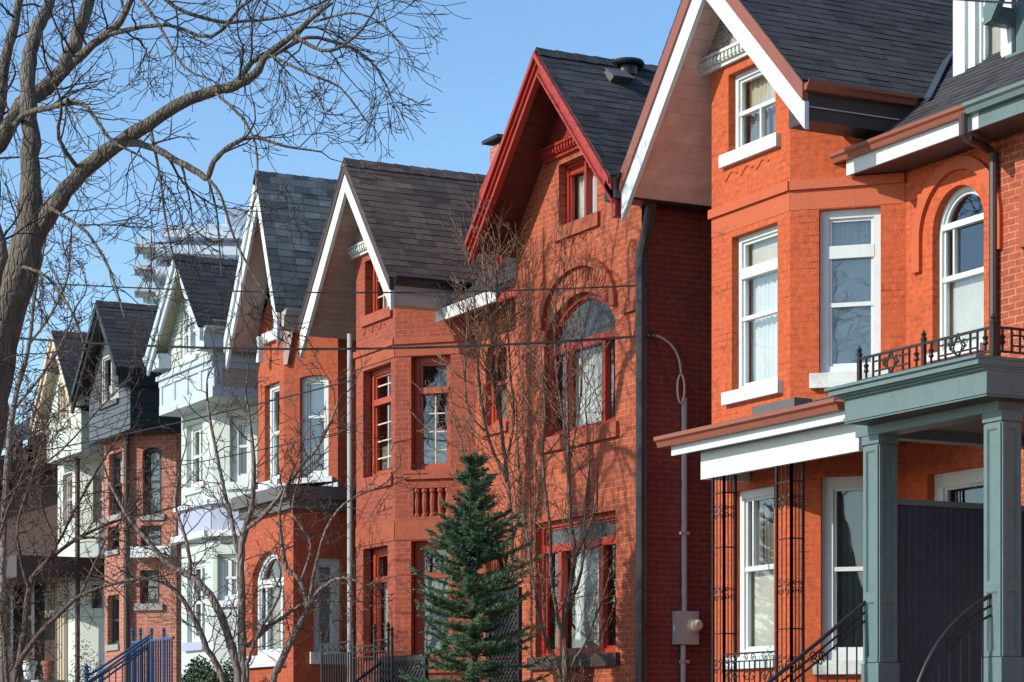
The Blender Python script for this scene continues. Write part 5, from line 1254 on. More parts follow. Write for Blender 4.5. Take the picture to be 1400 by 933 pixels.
def arc_cable(pts, r, n=16):
    P = [onX(px, py, XS + 0.1) for px, py in pts]; Q = []
    for k in range(n + 1):
        t = k / n * (len(P) - 1); i = min(int(t), len(P) - 2); Q.append(P[i].lerp(P[i + 1], t - i))
    for _ in range(4): Q = [Q[0]] + [(Q[i - 1] + Q[i] * 2 + Q[i + 1]) / 4 for i in range(1, len(Q) - 1)] + [Q[-1]]
    mb.tube(Q, r, 6)
arc_cable([(889, 458), (900, 459), (918, 470), (929, 490), (931, 510)], 0.016)
mb.build('service_cable', M['galv'], em)
mb = MB()
arc_cable([(889, 460), (896, 466), (903, 490), (911, 512), (914, 530)], 0.009); arc_cable([(925, 470), (938, 495), (948, 515), (949, 540), (938, 530)], 0.008); arc_cable([(889, 459), (892, 455), (895, 459)], 0.02)
mb.build('loose_cable', M['black'], em)

# ------------------------------------------------------------------ overhead cables
def cable(label, pts, sag, r, name='overhead_cable'):
    P = [atd(px, py, d) for px, py, d in pts]; Q = []
    for i in range(len(P) - 1):
        for k in range(24):
            t = k / 24; q = P[i].lerp(P[i + 1], t); q.z -= sag * 4 * t * (1 - t); Q.append(q)
    Q.append(P[-1]); mb = MB(); mb.tube(Q, r, 6)
    o = mb.build(name, M['black'], None, loc=P[0]); tag(o, label, 'cable', 'overhead service cables')
dq = 31.0
cable('highest thin black cable, passing in front of the brown roof to the red house corner', [(-260, 358, 36), (885, 390, 31.2)], 0.25, 0.010)
cable('thick black cable running to the weatherhead loop beside the alley downspout', [(-260, 432, 36), (889, 459, 31.2)], 0.32, 0.016)
cable('sloping black cable rising to the galvanised downspout of the narrow brick house', [(-260, 668, 41), (486, 519, 37.5)], 0.15, 0.012)
cable('lowest faint black cable rising behind the bare branches', [(-260, 690, 43), (486, 586, 37.6)], 0.25, 0.008)
cable('short black cable crossing the top right corner above the dormer', [(1185, -14, 24), (1420, 6, 21)], 0.02, 0.010)

# ------------------------------------------------------------------ far apartment tower
DT = 320.0; pxm = DT / F_PX
def TW(px, py, dd=0): return atd(px, py, DT + dd)
o0 = TW(262, 1010); th = math.atan2(FWD.y, FWD.x)
bear = (FWD + RGT * ((262 - 700) / F_PX)).normalized(); side = Vector((bear.y, -bear.x, 0))
tw = thing('apartment_tower', 'pale modern apartment tower with stacked balconies far behind the roofs', 'tower', (o0.x, o0.y, 0))
def tbox(mb, x0, x1, y0, y1, d0, d1):
    """x,y photo pixels, d metres behind the front plane"""
    a0 = (x0 - 262) * pxm; a1 = (x1 - 262) * pxm; z0 = EYE + (HZ - y1) * pxm; z1 = EYE + (HZ - y0) * pxm
    c = []
    for z in (z0, z1):
        for (a, d) in ((a0, d0), (a1, d0), (a1, d1), (a0, d1)):
            p = Vector((o0.x, o0.y, 0)) + side * a + bear * d; c.append(Vector((p.x, p.y, z)))
    mb.hexa(c)
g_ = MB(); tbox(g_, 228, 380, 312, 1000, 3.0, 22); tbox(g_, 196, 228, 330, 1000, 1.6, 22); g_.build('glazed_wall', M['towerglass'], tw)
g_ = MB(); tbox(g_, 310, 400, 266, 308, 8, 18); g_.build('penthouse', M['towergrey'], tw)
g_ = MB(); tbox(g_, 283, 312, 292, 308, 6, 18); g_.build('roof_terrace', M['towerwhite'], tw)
FLH = 31.0
for k in range(8):
    y = 306 + k * FLH
    g_ = MB(); tbox(g_, 222 if k == 0 else (218 if k == 1 else 205), 400, y + (8 if k == 0 else 0), y + 9 + (8 if k == 0 else 0), 0.6, 20); sl_ = g_.build('floor_slab', M['towerwhite'], tw)
    g_ = MB(); tbox(g_, 222 if k == 0 else 218, 400, y - 3 + (4 if k == 0 else 0), y + (8 if k == 0 else 0), 0.7, 0.9); g_.build('balcony_front', M['towerrail'], sl_)
    g_ = MB()
    for x in range(232, 390, 15): tbox(g_, x, x + (6 if (x // 15) % 3 else 2), y + 9, y + FLH, 2.6, 3.1)
    g_.build('wall_pier', M['towerwhite'] if k % 2 else M['towergrey'], tw)
for k in range(7):
    y = 343 + k * 30
    g_ = MB(); tbox(g_, 185, 214, y, y + 2, -2.5, 2.5); bl = g_.build('balcony_slab', M['towersoffit'], tw)
    g_ = MB(); tbox(g_, 185, 214, y - 11, y, -2.5, -2.3); tbox(g_, 185, 187, y - 12, y, -2.3, 1.5); g_.build('balcony_front', M['towerrail'], bl)
    g_ = MB(); tbox(g_, 216, 240, y + 8, y + 11, -1.5, 1.5); bl = g_.build('balcony_slab', M['towersoffit'], tw)
    g_ = MB(); tbox(g_, 216, 240, y - 4, y + 8, -1.5, -1.3); tbox(g_, 216, 217, y - 4, y + 8, -1.3, 6); g_.build('balcony_front', M['towerwhite'], bl)
    g_ = MB(); tbox(g_, 200, 201.2, y - 28, y - 12, 1.2, 1.5); tbox(g_, 208, 209.2, y - 28, y - 12, 1.2, 1.5); tbox(g_, 218, 219.2, y - 20, y - 4, 1.2, 1.5); g_.build('mullion', M['towerwhite'], tw)

# ------------------------------------------------------------------ trees
class Tree:
    def __init__(s, seed): s.rng = random.Random(seed); s.big = MB(); s.small = MB()
    def v(s): 
        r = s.rng; return Vector((r.gauss(0, 1), r.gauss(0, 1), r.gauss(0, 1)))
    def limb(s, pts, rads, sides=9, knots=3):
        """smooth a coarse limb into a slightly gnarled tube; returns the dense polyline"""
        P = []; R = []
        for i in range(len(pts) - 1):
            p0 = pts[max(i - 1, 0)]; p1 = pts[i]; p2 = pts[i + 1]; p3 = pts[min(i + 2, len(pts) - 1)]
            n = knots
            for k in range(n):
                t = k / n; P.append(0.5 * (2 * p1 + (p2 - p0) * t + (2 * p0 - 5 * p1 + 4 * p2 - p3) * t * t + (3 * p1 - p0 - 3 * p2 + p3) * t ** 3)); R.append(rads[i] * (1 - t) + rads[i + 1] * t)
        P.append(pts[-1].copy()); R.append(rads[-1])
        for i in range(1, len(P) - 1):
            P[i] = P[i] + s.v() * R[i] * (0.05 if R[i] > 0.12 else 0.13); R[i] *= s.rng.uniform(0.96, 1.04) if R[i] > 0.12 else s.rng.uniform(0.90, 1.10)
        s.big.tube(P, R, sides); return P, R
    def grow(s, p, d, L, r, lvl, Q):
        rng = s.rng; n = max(3, min(9, int(L / Q['step']))); pts = [p.copy()]; d = d.normalized(); st = L / n
        for i in range(n):
            t = i / n
            d = (d + s.v() * Q['wig'] + Vector((0, 0, Q['bias'][min(lvl, len(Q['bias']) - 1)] + Q['up'] * t))).normalized()
            pts.append(pts[-1] + d * st)
        rad = [max(Q['rmin'], r * (1 - 0.72 * i / n)) for i in range(n + 1)]
        (s.big if r > Q['split'] else s.small).tube(pts, rad, 6 if r > 0.03 else (4 if r > 0.012 else 3), cap=False)
        if lvl < Q['max']:
            c = Q['dens'][lvl] * L; nc = int(c) + (rng.random() < c - int(c))
            for k in range(nc):
                t = rng.uniform(0.12, 1.0); i = min(n - 1, int(t * n)); q = pts[i].lerp(pts[i + 1], t * n - i)
                ax = (pts[i + 1] - pts[i]).normalized(); o = s.v(); o = (o - ax * o.dot(ax)).normalized()
                an = math.radians(rng.uniform(*Q['ang'])); nd = ax * math.cos(an) + o * math.sin(an)
                s.grow(q, nd, L * rng.uniform(*Q['len']) * (1.15 - 0.6 * t), max(Q['rmin'], rad[i] * Q['rr']), lvl + 1, Q)
        return pts
    def dress(s, P, R, dens, L, Q, t0=0.0, lvl=0, r=None):
        rng = s.rng
        for i in range(int(t0 * (len(P) - 1)), len(P) - 1):
            seg = (P[i + 1] - P[i]); c = dens * seg.length; nc = int(c) + (rng.random() < c - int(c))
            for k in range(nc):
                q = P[i].lerp(P[i + 1], rng.random()); ax = seg.normalized(); o = s.v(); o = (o - ax * o.dot(ax)).normalized()
                an = math.radians(rng.uniform(35, 75)); nd = ax * math.cos(an) + o * math.sin(an)
                s.grow(q, nd, L * rng.uniform(0.5, 1.2), min(R[i] * 0.5, r or 0.03), lvl, Q)
def pxl(pts, d, dd=None):
    return [atd(x, y, d + (dd[i] if dd else 0)) for i, (x, y) in enumerate(pts)]
def rr(ws, d): return [w_ / 2 * d / F_PX for w_ in ws]

DB = 30.0
T = Tree(5)
QB = dict(step=0.13, wig=0.20, bias=(-0.04, -0.09, -0.08, -0.03), up=0.22, rmin=0.0046, split=0.05, max=3, dens=(3.2, 3.6, 3.2), ang=(20, 52), len=(0.45, 0.78), rr=0.62)
base = atd(-52, 1140, DB); base.z = 0.0
limbs = []
def L_(pts, ws, dd=None, **k):
    ws = [w_ * 0.74 for w_ in ws]
    P, R = T.limb(pxl(pts, DB, dd), rr(ws, DB), **k); limbs.append((P, R)); return P, R
P, R = T.limb([base, atd(-62, 800, DB), atd(-30, 620, DB), atd(-12, 520, DB), atd(7, 430, DB), atd(33, 355, DB), atd(43, 300, DB), atd(42, 240, DB), atd(40, 180, DB + .1), atd(38, 100, DB + .3), atd(46, 50, DB + .5), atd(64, 10, DB + .7), atd(84, -40, DB + .9)], [0.40, 0.31] + rr([60, 56, 52, 48, 38, 27, 24, 21, 19, 16, 12], DB), 14, 4)
L_([(34, 350), (52, 312), (80, 276), (112, 235), (160, 200), (186, 180), (240, 148), (292, 125), (320, 118), (347, 104), (366, 74), (402, 48), (430, 22), (455, 4)], [44, 42, 33, 29, 27, 26, 23, 20, 18, 16, 13, 11, 8, 5], [0, 0, -.1, -.2, -.3, -.4, -.5, -.5, -.6, -.6, -.6, -.7, -.8, -.8])
L_([(164, 196), (190, 197), (214, 205), (245, 222), (270, 236), (284, 244), (292, 222), (312, 202), (345, 188), (390, 200), (440, 208)], [14, 13, 13, 12, 12, 11, 10, 9, 7, 5, 3], [-.3, -.5, -.7, -.9, -1, -1.1, -1.2, -1.3, -1.3, -1.4, -1.4])
L_([(284, 244), (302, 268), (318, 320), (340, 365), (368, 412)], [6, 5, 4.5, 4, 3], [-1.1, -1.2, -1.2, -1.3, -1.4])
L_([(284, 244), (296, 290), (300, 340), (305, 400)], [5, 4, 3, 2], [-1.1, -1, -1, -1])
L_([(320, 118), (345, 85), (375, 75), (420, 52), (465, 60), (505, 82), (530, 120)], [11, 10, 8, 7, 6, 5, 3], [-.6, -.4, -.3, -.1, 0, 0, .1])
L_([(402, 48), (440, 70), (470, 62), (495, 40), (515, 10)], [8, 7, 6, 5, 3], [-.7, -.9, -1, -1.1, -1.2])
L_([(-30, 230), (0, 195), (30, 142), (62, 118), (86, 94), (103, 58), (116, 20), (124, -30)], [34, 32, 30, 29, 28, 26, 24, 20], [.8, .8, .8, .9, 1, 1, 1.1, 1.2])
L_([(-40, 300), (-10, 200), (0, 140), (8, 80), (20, 30), (30, -20)], [34, 28, 24, 20, 18, 14], [1.2, 1.2, 1.2, 1.2, 1.3, 1.3])
L_([(20, 170), (34, 156), (62, 148), (100, 140), (120, 148), (150, 190), (185, 210)], [11, 11, 11, 10, 8, 6, 4], [.3, -.2, -.5, -.8, -1, -1.2, -1.3])
L_([(64, 126), (100, 86), (138, 52), (164, 30), (184, -10)], [20, 18, 16, 14, 12], [.9, .7, .5, .4, .3])
L_([(138, 52), (180, 40), (230, 35), (290, 50), (330, 10), (380, -20)], [9, 8, 7, 7, 6, 4], [.5, .3, .2, 0, 0, 0])
L_([(112, 235), (80, 190), (84, 140), (60, 90)], [8, 7, 5, 3], [-.2, -.6, -1, -1.2])
L_([(184, -10), (215, 30), (250, 90), (290, 110)], [7, 6, 5, 3], [.3, -.4, -.8, -1])
L_([(-26, 560), (-14, 420), (2, 350), (-6, 300)], [24, 22, 20, 12], [-.4, -.6, -.8, -.8])
L_([(200, -30), (240, 10), (300, 30), (350, 28), (400, 20), (470, -10)], [8, 8, 7, 6, 5, 4], [1, 1, 1.1, 1.2, 1.2, 1.3])
L_([(70, 285), (118, 318), (150, 370), (172, 440)], [7, 6, 5, 3], [-.2, -.6, -.8, -1])
L_([(205, 172), (218, 240), (228, 310), (244, 380)], [7, 5, 4, 3], [-.4, -.7, -.8, -.9])
L_([(30, 365), (66, 380), (100, 430), (118, 480)], [7, 6, 4, 3], [-.2, -.5, -.8, -.9])
L_([(292, 125), (330, 160), (350, 200), (352, 250)], [6, 5, 4, 3], [-.5, -.9, -1, -1.1])
L_([(366, 74), (420, 100), (465, 120), (500, 165)], [6, 5, 4, 3], [-.6, -.9, -1, -1.1])
L_([(430, 30), (480, 18), (515, 28), (540, 50)], [5, 4, 3, 2.5], [-.7, -.9, -1, -1.1])
for i, (P_, R_) in enumerate(limbs):
    T.dress(P_, R_, (3.0 if R_[0] > 0.025 else 2.2) if i else 0.0, 1.35, QB, 0.10, 0, 0.018)
    if i: T.grow(P_[-1], P_[-1] - P_[-3], 0.7, R_[-1] * 0.9, 1, QB)
T.dress(limbs[0][0], limbs[0][1], 2.6, 1.2, QB, 0.5, 0, 0.018)
tr = thing('bare_tree', 'large leafless street tree with thick grey trunk and limbs reaching over the roofs', 'tree', base, 'leafless trees in front of the houses')
T.big.build('trunk', M['bark'], tr, smooth=True); T.small.build('crown', M['twig'], tr, smooth=True)

for (x, y, rz, sc, lab) in ((-9.5, -3.0, 2.2, 1.15, 'leafless street tree on the opposite pavement facing the orange house'), (-26.0, -3.2, 4.1, 1.05, 'leafless street tree on the opposite pavement facing the red gabled house')):
    o = tr.copy(); COL.objects.link(o); o.location = (x, y, 0); o.rotation_euler = (0, 0, rz); o.scale = (sc, sc, sc); o['label'] = lab
    for ch_ in list(tr.children):
        q = ch_.copy(); COL.objects.link(q); q.parent = o

# small multi-stemmed trees
QM = dict(step=0.09, wig=0.22, bias=(0.02, 0.02, 0.03, 0.04), up=0.16, rmin=0.0050, split=0.04, max=3, dens=(4.4, 5.2, 4.2), ang=(30, 78), len=(0.38, 0.66), rr=0.60)
def stemtree(name, label, d, base_px, stems, seed, Q, bm, tm, dens=3.2, L=0.8, r=0.016, t0=0.25, thin=0.82):
    t = Tree(seed); b = atd(base_px, 1000, d); b.z = 0.6
    for pts, ws, dd in stems:
        P3 = pxl(pts, d, dd); P3 = [b + Vector((t.rng.uniform(-.06, .06), t.rng.uniform(-.06, .06), -0.05))] + P3 if pts[0][1] > 900 else P3
        R3 = [x * thin for x in rr(ws, d)]; R3 = [R3[0] * 1.15] + R3 if pts[0][1] > 900 else R3
        P, R = t.limb(P3, R3, 8, 4); t.dress(P, R, dens, L, Q, t0, 0, r); t.grow(P[-1], P[-1] - P[-3], L, R[-1], 0, Q)
    o = thing(name, label, 'tree', b, 'leafless trees in front of the houses')
    t.big.build('trunk', M[bm], o, smooth=True); t.small.build('crown', M[tm], o, smooth=True); return o
stemtree('small_tree', 'multi-stemmed bare tree with smooth grey stems in front of the mint and narrow brick houses', 36, 335, [
    ([(326, 935), (320, 900), (295, 826), (262, 790), (232, 772), (200, 738), (170, 700), (150, 660)], [16, 15, 14, 12, 10, 8, 6, 4], [0, 0, .1, .2, .3, .4, .5, .6]),
    ([(333, 935), (331, 875), (329, 775), (335, 725), (345, 690), (347, 640), (343, 590), (336, 540)], [17, 15, 13, 11, 9, 8, 6, 4], None),
    ([(306, 935), (284, 888), (261, 838), (238, 806), (205, 792), (160, 796)], [12, 11, 9, 7, 5, 4], [0, -.1, -.2, -.3, -.4, -.5]),
    ([(372, 935), (381, 910), (412, 850), (421, 832), (411, 795), (392, 776), (386, 742), (382, 700), (392, 665)], [13, 12, 11, 10, 8, 7, 6, 5, 3], [0, -.1, -.2, -.2, -.3, -.3, -.4, -.5, -.5]),
    ([(421, 832), (432, 812), (448, 798), (470, 790), (500, 800)], [8, 7, 6, 4, 3], [-.2, -.4, -.5, -.7, -.9]),
    ([(338, 935), (342, 895), (356, 862), (381, 816), (384, 800)], [8, 7, 6, 5, 3], [0, -.2, -.3, -.4, -.5]),
    ([(338, 884), (365, 860), (390, 842), (420, 824), (470, 822)], [7, 6, 6, 5, 3], [0, .2, .3, .3, .4]),
    ([(329, 775), (318, 720), (300, 640), (285, 560), (283, 520)], [9, 8, 6, 5, 3], [0, .1, .2, .3, .3]),
    ([(335, 725), (365, 700), (410, 640), (439, 604), (464, 546)], [8, 7, 6, 5, 3], [0, -.2, -.3, -.5, -.6]),
    ([(262, 790), (255, 740), (240, 690), (246, 640)], [7, 6, 4, 3], [.2, 0, 0, 0]),
    ([(421, 832), (440, 740), (470, 690), (520, 665)], [6, 5, 4, 3], [-.2, -.5, -.7, -.8]),
    ([(411, 795), (425, 745), (400, 700), (408, 660)], [5, 4, 4, 3], [-.3, -.3, -.3, -.3])], 21, QM, 'magbark', 'magtwig', 6.5, 0.85, 0.012)
stemtree('small_tree', 'spreading bare tree with dark thin branches at the far left by the dark brick house', 37, 22, [
    ([(24, 935), (32, 870), (40, 805), (52, 780), (100, 740), (160, 712), (215, 700)], [16, 14, 12, 10, 8, 6, 4], [0, 0, 0, .2, .5, .7, 1]),
    ([(40, 805), (30, 770), (24, 720), (45, 650), (60, 600)], [9, 8, 6, 5, 3], [0, -.2, -.3, -.4, -.5]),
    ([(52, 782), (78, 745), (106, 690), (135, 640), (160, 600)], [8, 7, 6, 5, 3], [.2, .2, .2, .3, .3]),
    ([(20, 935), (40, 885), (75, 845), (110, 815), (150, 800), (205, 790)], [12, 11, 10, 8, 6, 4], [0, -.2, -.4, -.4, -.5, -.5]),
    ([(10, 935), (4, 860), (-8, 780), (10, 700), (30, 650)], [10, 9, 8, 6, 4], [0, .2, .4, .6, .6]),
    ([(100, 740), (120, 735), (170, 740), (230, 760)], [6, 5, 4, 3], [.5, .3, .1, 0]),
    ([(110, 815), (130, 770), (150, 730), (190, 690)], [6, 5, 4, 3], [-.4, -.4, -.6, -.6]),
    ([(0, 690), (30, 660), (90, 610), (135, 560), (165, 530)], [5, 5, 4, 4, 3], [.5, .5, .4, .3, .3]),
    ([(78, 745), (60, 700), (50, 640), (80, 590)], [5, 4, 3, 3], [0, 0, 0, 0])], 33, QM, 'magtwig', 'magtwig', 5.5, 0.9, 0.011, 0.2, 0.66)
stemtree('small_tree', 'slender pale grey tree far behind the thick trunk by the white stucco house', 48, 6, [
    ([(2, 935), (6, 700), (18, 560), (40, 470), (48, 400), (62, 330)], [12, 10, 9, 7, 5, 3], None),
    ([(18, 560), (52, 520), (84, 470), (104, 420)], [6, 5, 4, 3], None),
    ([(40, 470), (70, 430), (92, 380), (96, 330)], [5, 4, 4, 3], None),
    ([(6, 640), (30, 600), (52, 590)], [5, 4, 3], None),
    ([(48, 400), (30, 350), (20, 290)], [4, 3, 3], None)], 66, dict(QM, rmin=0.007), 'magbark', 'magtwig', 5.0, 1.1, 0.014, 0.2, 0.9)
# two upright, many-shooted trees against the red house
QV = dict(step=0.12, wig=0.16, bias=(0.10, 0.10, 0.08, 0.05), up=0.03, rmin=0.0044, split=0.03, max=2, dens=(3.6, 2.6), ang=(10, 34), len=(0.45, 0.75), rr=0.7)
stemtree('upright_tree', 'tall thin bare tree with wavy upright shoots in front of the arched red window', 32.4, 772, [
    ([(773, 935), (772, 880), (774, 830), (786, 765), (779, 700), (777, 600), (774, 500), (770, 420), (772, 350)], [15, 14, 12, 10, 9, 8, 6, 4, 3], None),
    ([(772, 880), (755, 800), (752, 720), (742, 640), (745, 560), (738, 470)], [9, 8, 7, 6, 4, 3], [0, -.1, -.2, -.2, -.3, -.3]),
    ([(774, 840), (795, 780), (800, 700), (806, 620), (800, 560)], [8, 7, 6, 4, 3], [0, .1, .2, .2, .2]),
    ([(786, 765), (812, 700), (818, 640), (826, 590)], [6, 5, 4, 3], None),
    ([(775, 600), (762, 520), (758, 440), (762, 380)], [5, 4, 4, 3], None),
    ([(777, 640), (792, 560), (796, 480), (790, 420)], [5, 4, 4, 3], None),
    ([(768, 935), (745, 870), (730, 800), (722, 740), (712, 690)], [9, 8, 6, 5, 3], None),
    ([(745, 870), (742, 800), (730, 740), (735, 690)], [6, 5, 4, 3], None),
    ([(776, 935), (800, 880), (820, 830), (835, 780)], [7, 6, 4, 3], None)], 44, QV, 'vinetrunk', 'vinebark', 5.5, 0.85, 0.007, 0.08, 0.62)
stemtree('upright_tree', 'dense bundle of tan upright bare shoots rising behind the spruce', 34.0, 690, [
    ([(700, 935), (698, 840), (700, 740), (694, 660), (686, 590), (676, 500), (668, 430), (660, 360)], [12, 11, 10, 9, 8, 6, 4, 3], None),
    ([(694, 660), (668, 600), (655, 520), (650, 440), (646, 370)], [8, 7, 6, 4, 3], [0, -.1, -.1, -.2, -.2]),
    ([(690, 640), (702, 580), (698, 510), (694, 450), (690, 395)], [7, 6, 5, 4, 3], None),
    ([(680, 560), (672, 480), (680, 410), (676, 350)], [6, 5, 4, 3], None),
    ([(664, 590), (640, 560), (636, 500), (640, 430)], [5, 5, 4, 3], None),
    ([(700, 740), (712, 690), (708, 620), (706, 560)], [7, 6, 5, 3], None),
    ([(698, 800), (670, 700), (640, 640), (628, 590)], [6, 5, 4, 3], None)], 55, QV, 'vinetrunk', 'vinebark', 9.0, 0.9, 0.007, 0.22, 0.62)

# ------------------------------------------------------------------ spruce
def spruce():
    rng = random.Random(9); top = onY(648, 624, 13.6); b = Vector((top.x, top.y, 0.5)); H = top.z - b.z
    o = thing('spruce_tree', 'young dark green spruce tree standing between the two red brick houses', 'tree', b)
    t = MB(); t.tube([b, b + Vector((0.02, 0, H * 0.5)), top], [0.075, 0.045, 0.008], 8); wood = t
    nd = MB()
    def needles(p, q, n, ln, w):
        d = (q - p); dl = d.length; dn = d.normalized()
        for k in range(n):
            c = p + d * rng.random(); s = Vector((rng.gauss(0, 1), rng.gauss(0, 1), rng.gauss(0.25, 0.8))); s = (s - dn * s.dot(dn)).normalized()
            v = (dn * 0.75 + s * rng.uniform(0.4, 0.9)).normalized(); x = v.cross(s + Vector((0, 0, 0.3))).normalized() * w; e = c + v * ln * rng.uniform(0.7, 1.2)
            nd.face([c - x, c + x, e + x * 0.25, e - x * 0.25])
    h = 0.35; az = 0
    while h < H - 0.08:
        f = 1 - h / H; dz = H - h; Rb = 0.05 + 0.74 * (1 - math.exp(-dz / 1.05))
        nb = 11 if f > 0.2 else 6
        for k in range(nb):
            az += 2.399; a = az + rng.uniform(-.4, .4); L = Rb * rng.choice((0.5, 0.75, 0.95, 1.05, 1.3)) * rng.uniform(0.9, 1.1)
            st = b + Vector((0, 0, h + rng.uniform(-0.06, 0.06))); dirv = Vector((math.cos(a), math.sin(a), 0)); pts = [st]; n = 7
            el = 0.40 * (1 - f) + 0.10 - 0.10 * f + rng.uniform(-0.12, 0.12)
            for i in range(n):
                tt = i / n; z = el - 0.42 * math.sin(tt * math.pi) * f + 0.45 * tt * tt
                pts.append(pts[-1] + (dirv + Vector((rng.gauss(0, .06), rng.gauss(0, .06), z))).normalized() * L / n)
            wood.tube(pts, [0.013 * (1 - 0.8 * i / n) * (0.4 + f) for i in range(n + 1)], 4, cap=False)
            for i in range(1, n + 1):
                if i < 2 and f > 0.3: continue
                p = pts[i]; ax = (pts[i] - pts[i - 1]).normalized(); needles(pts[i - 1], pts[i], int(L / n / 0.007) + 3, 0.050, 0.0055)
                sd = ax.cross(Vector((0, 0, 1))).normalized()
                for sg in (-1, 1):
                    for rep in range(2):
                        tl = (0.08 + 0.24 * L * (1 - i / (n + 1.5))) * rng.uniform(0.5, 1.2)
                        q0 = pts[i - 1].lerp(p, rng.random()); q = q0 + (ax * 0.8 + sd * sg * 0.7 + Vector((0, 0, rng.uniform(-0.12, 0.22)))).normalized() * tl
                        needles(q0, q, int(tl / 0.008) + 4, 0.050, 0.006)
        h += 0.205 - 0.07 * (1 - f) + rng.uniform(-0.03, 0.03)
    for k in range(40):
        z = H - rng.random() * 0.22; c = b + Vector((0, 0, z)); needles(c, c + Vector((0, 0, 0.05)), 3, 0.04, 0.006)
    wood.build('trunk', M['twig'], o); nd.build('crown', M['needle'], o)
spruce()

# ------------------------------------------------------------------ hedge, shrubs, fences, railings, pots
def leafy(name, label, c, rx, ry, rz, n, seed, mat='hedge', cat='shrub', ls=0.035):
    rng = random.Random(seed); mb = MB(); o = thing(name, label, cat, c)
    lumps = [(rng.uniform(-.6, .6) * rx, rng.uniform(-.5, .5) * ry, rng.uniform(.3, .75) * rz, rng.uniform(.35, .6)) for _ in range(9)]
    for k in range(n):
        lx_, ly, lz, s = lumps[k % 9]; u = Vector((rng.gauss(0, 1), rng.gauss(0, 1), rng.gauss(0, 1))).normalized() * (rng.random() ** 0.25)
        p = Vector(c) + Vector((lx_ + u.x * rx * s, ly + u.y * ry * s, max(0.02, lz + u.z * rz * s * 0.75)))
        d = Vector((rng.gauss(0, 1), rng.gauss(0, 1), rng.gauss(0.2, 1))).normalized(); x = d.orthogonal().normalized() * ls * 0.4
        mb.face([p, p + d * ls * 0.5 + x, p + d * ls, p + d * ls * 0.5 - x])
    mb.build('foliage', M[mat], o)
    st = MB()
    for k in range(7): a = rng.random() * 6.28; st.tube([Vector(c), Vector(c) + Vector((math.cos(a) * rx * .4, math.sin(a) * ry * .4, rz * 0.7))], [0.015, 0.005], 5)
    st.build('stem', M['twig'], o)
q = onY(292, 914, 14.3)
leafy('hedge', 'low dark green clipped hedge below the narrow brick house', (q.x, q.y, GZ), 1.15, 0.5, q.z - GZ + 0.05, 16000, 3, ls=0.055)
q = onY(118, 885, 13.0)
leafy('dry_shrub', 'brown dried shrub beside the foot of the blue stair railing', (q.x, q.y, GZ), 0.42, 0.4, q.z - GZ, 2600, 4, 'twig')
q = onY(62, 915, 12.8)
leafy('shrub', 'dark evergreen shrub between the pale pot and the white stucco house', (q.x, q.y, GZ), 0.5, 0.4, q.z - GZ, 2600, 5, 'hedge')

def post(mb, p, r, h, fin=True):
    mb.tube([p, p + Vector((0, 0, h))], r, 8)
    if fin: mb.lathe(p + Vector((0, 0, h)), [(r * 1.3, 0), (r * 1.5, 0.02), (r * 0.8, 0.045), (r * 1.5, 0.08), (r * 0.2, 0.13)], 8)
# black iron fence
YFN = 13.3
a = onY(440, 880, YFN); b = onY(483, 880, YFN); c = onY(512, 875, YFN); d = onY(531, 875, YFN)
fz = GZ - 0.1
fo = thing('iron_fence', 'black wrought iron fence with scroll topped panels left of the spruce', 'fence', (a.x, YFN, fz))
FN = Face(0, YFN)
for x, zt in ((a.x, a.z + 0.05), (b.x, a.z + 0.04), (c.x, c.z + 0.10), (d.x, c.z + 0.10), (d.x + 0.12, c.z + 0.04)):
    mb = MB(); post(mb, Vector((x, YFN, fz)), 0.02, zt - fz); mb.build('post', M['iron'], fo)
for x0, x1, zt in ((a.x, b.x, a.z), (b.x, c.x, a.z - 0.08), (c.x, d.x, c.z)):
    mb = MB(); n = max(3, int((x1 - x0) / 0.085))
    mb.box(FN, x0, x1, zt - 0.02, zt, -0.012, 0.012); mb.box(FN, x0, x1, zt - 0.17, zt - 0.155, -0.012, 0.012); mb.box(FN, x0, x1, fz + 0.1, fz + 0.12, -0.012, 0.012)
    for k in range(1, n): x = x0 + (x1 - x0) * k / n; mb.box(FN, x - 0.008, x + 0.008, fz + 0.1, zt - 0.16, -0.008, 0.008)
    for k in range(max(1, n // 2)):
        x = x0 + (x1 - x0) * (k + 0.5) / max(1, n // 2); scroll(mb, FN, x - 0.03, zt - 0.09, 0.05, 1.3, 0, 1); scroll(mb, FN, x + 0.03, zt - 0.09, 0.045, 1.3, 0, -1)
    mb.build('picket_panel', M['iron'], fo)
mb = MB(); p0 = onX(521, 906, d.x - 0.05); p1 = onX(484, 934, d.x - 0.05); mb.tube([p0, p1, p1 + (p1 - p0) * 1.2], 0.02, 8); mb.build('handrail', M['iron'], fo)
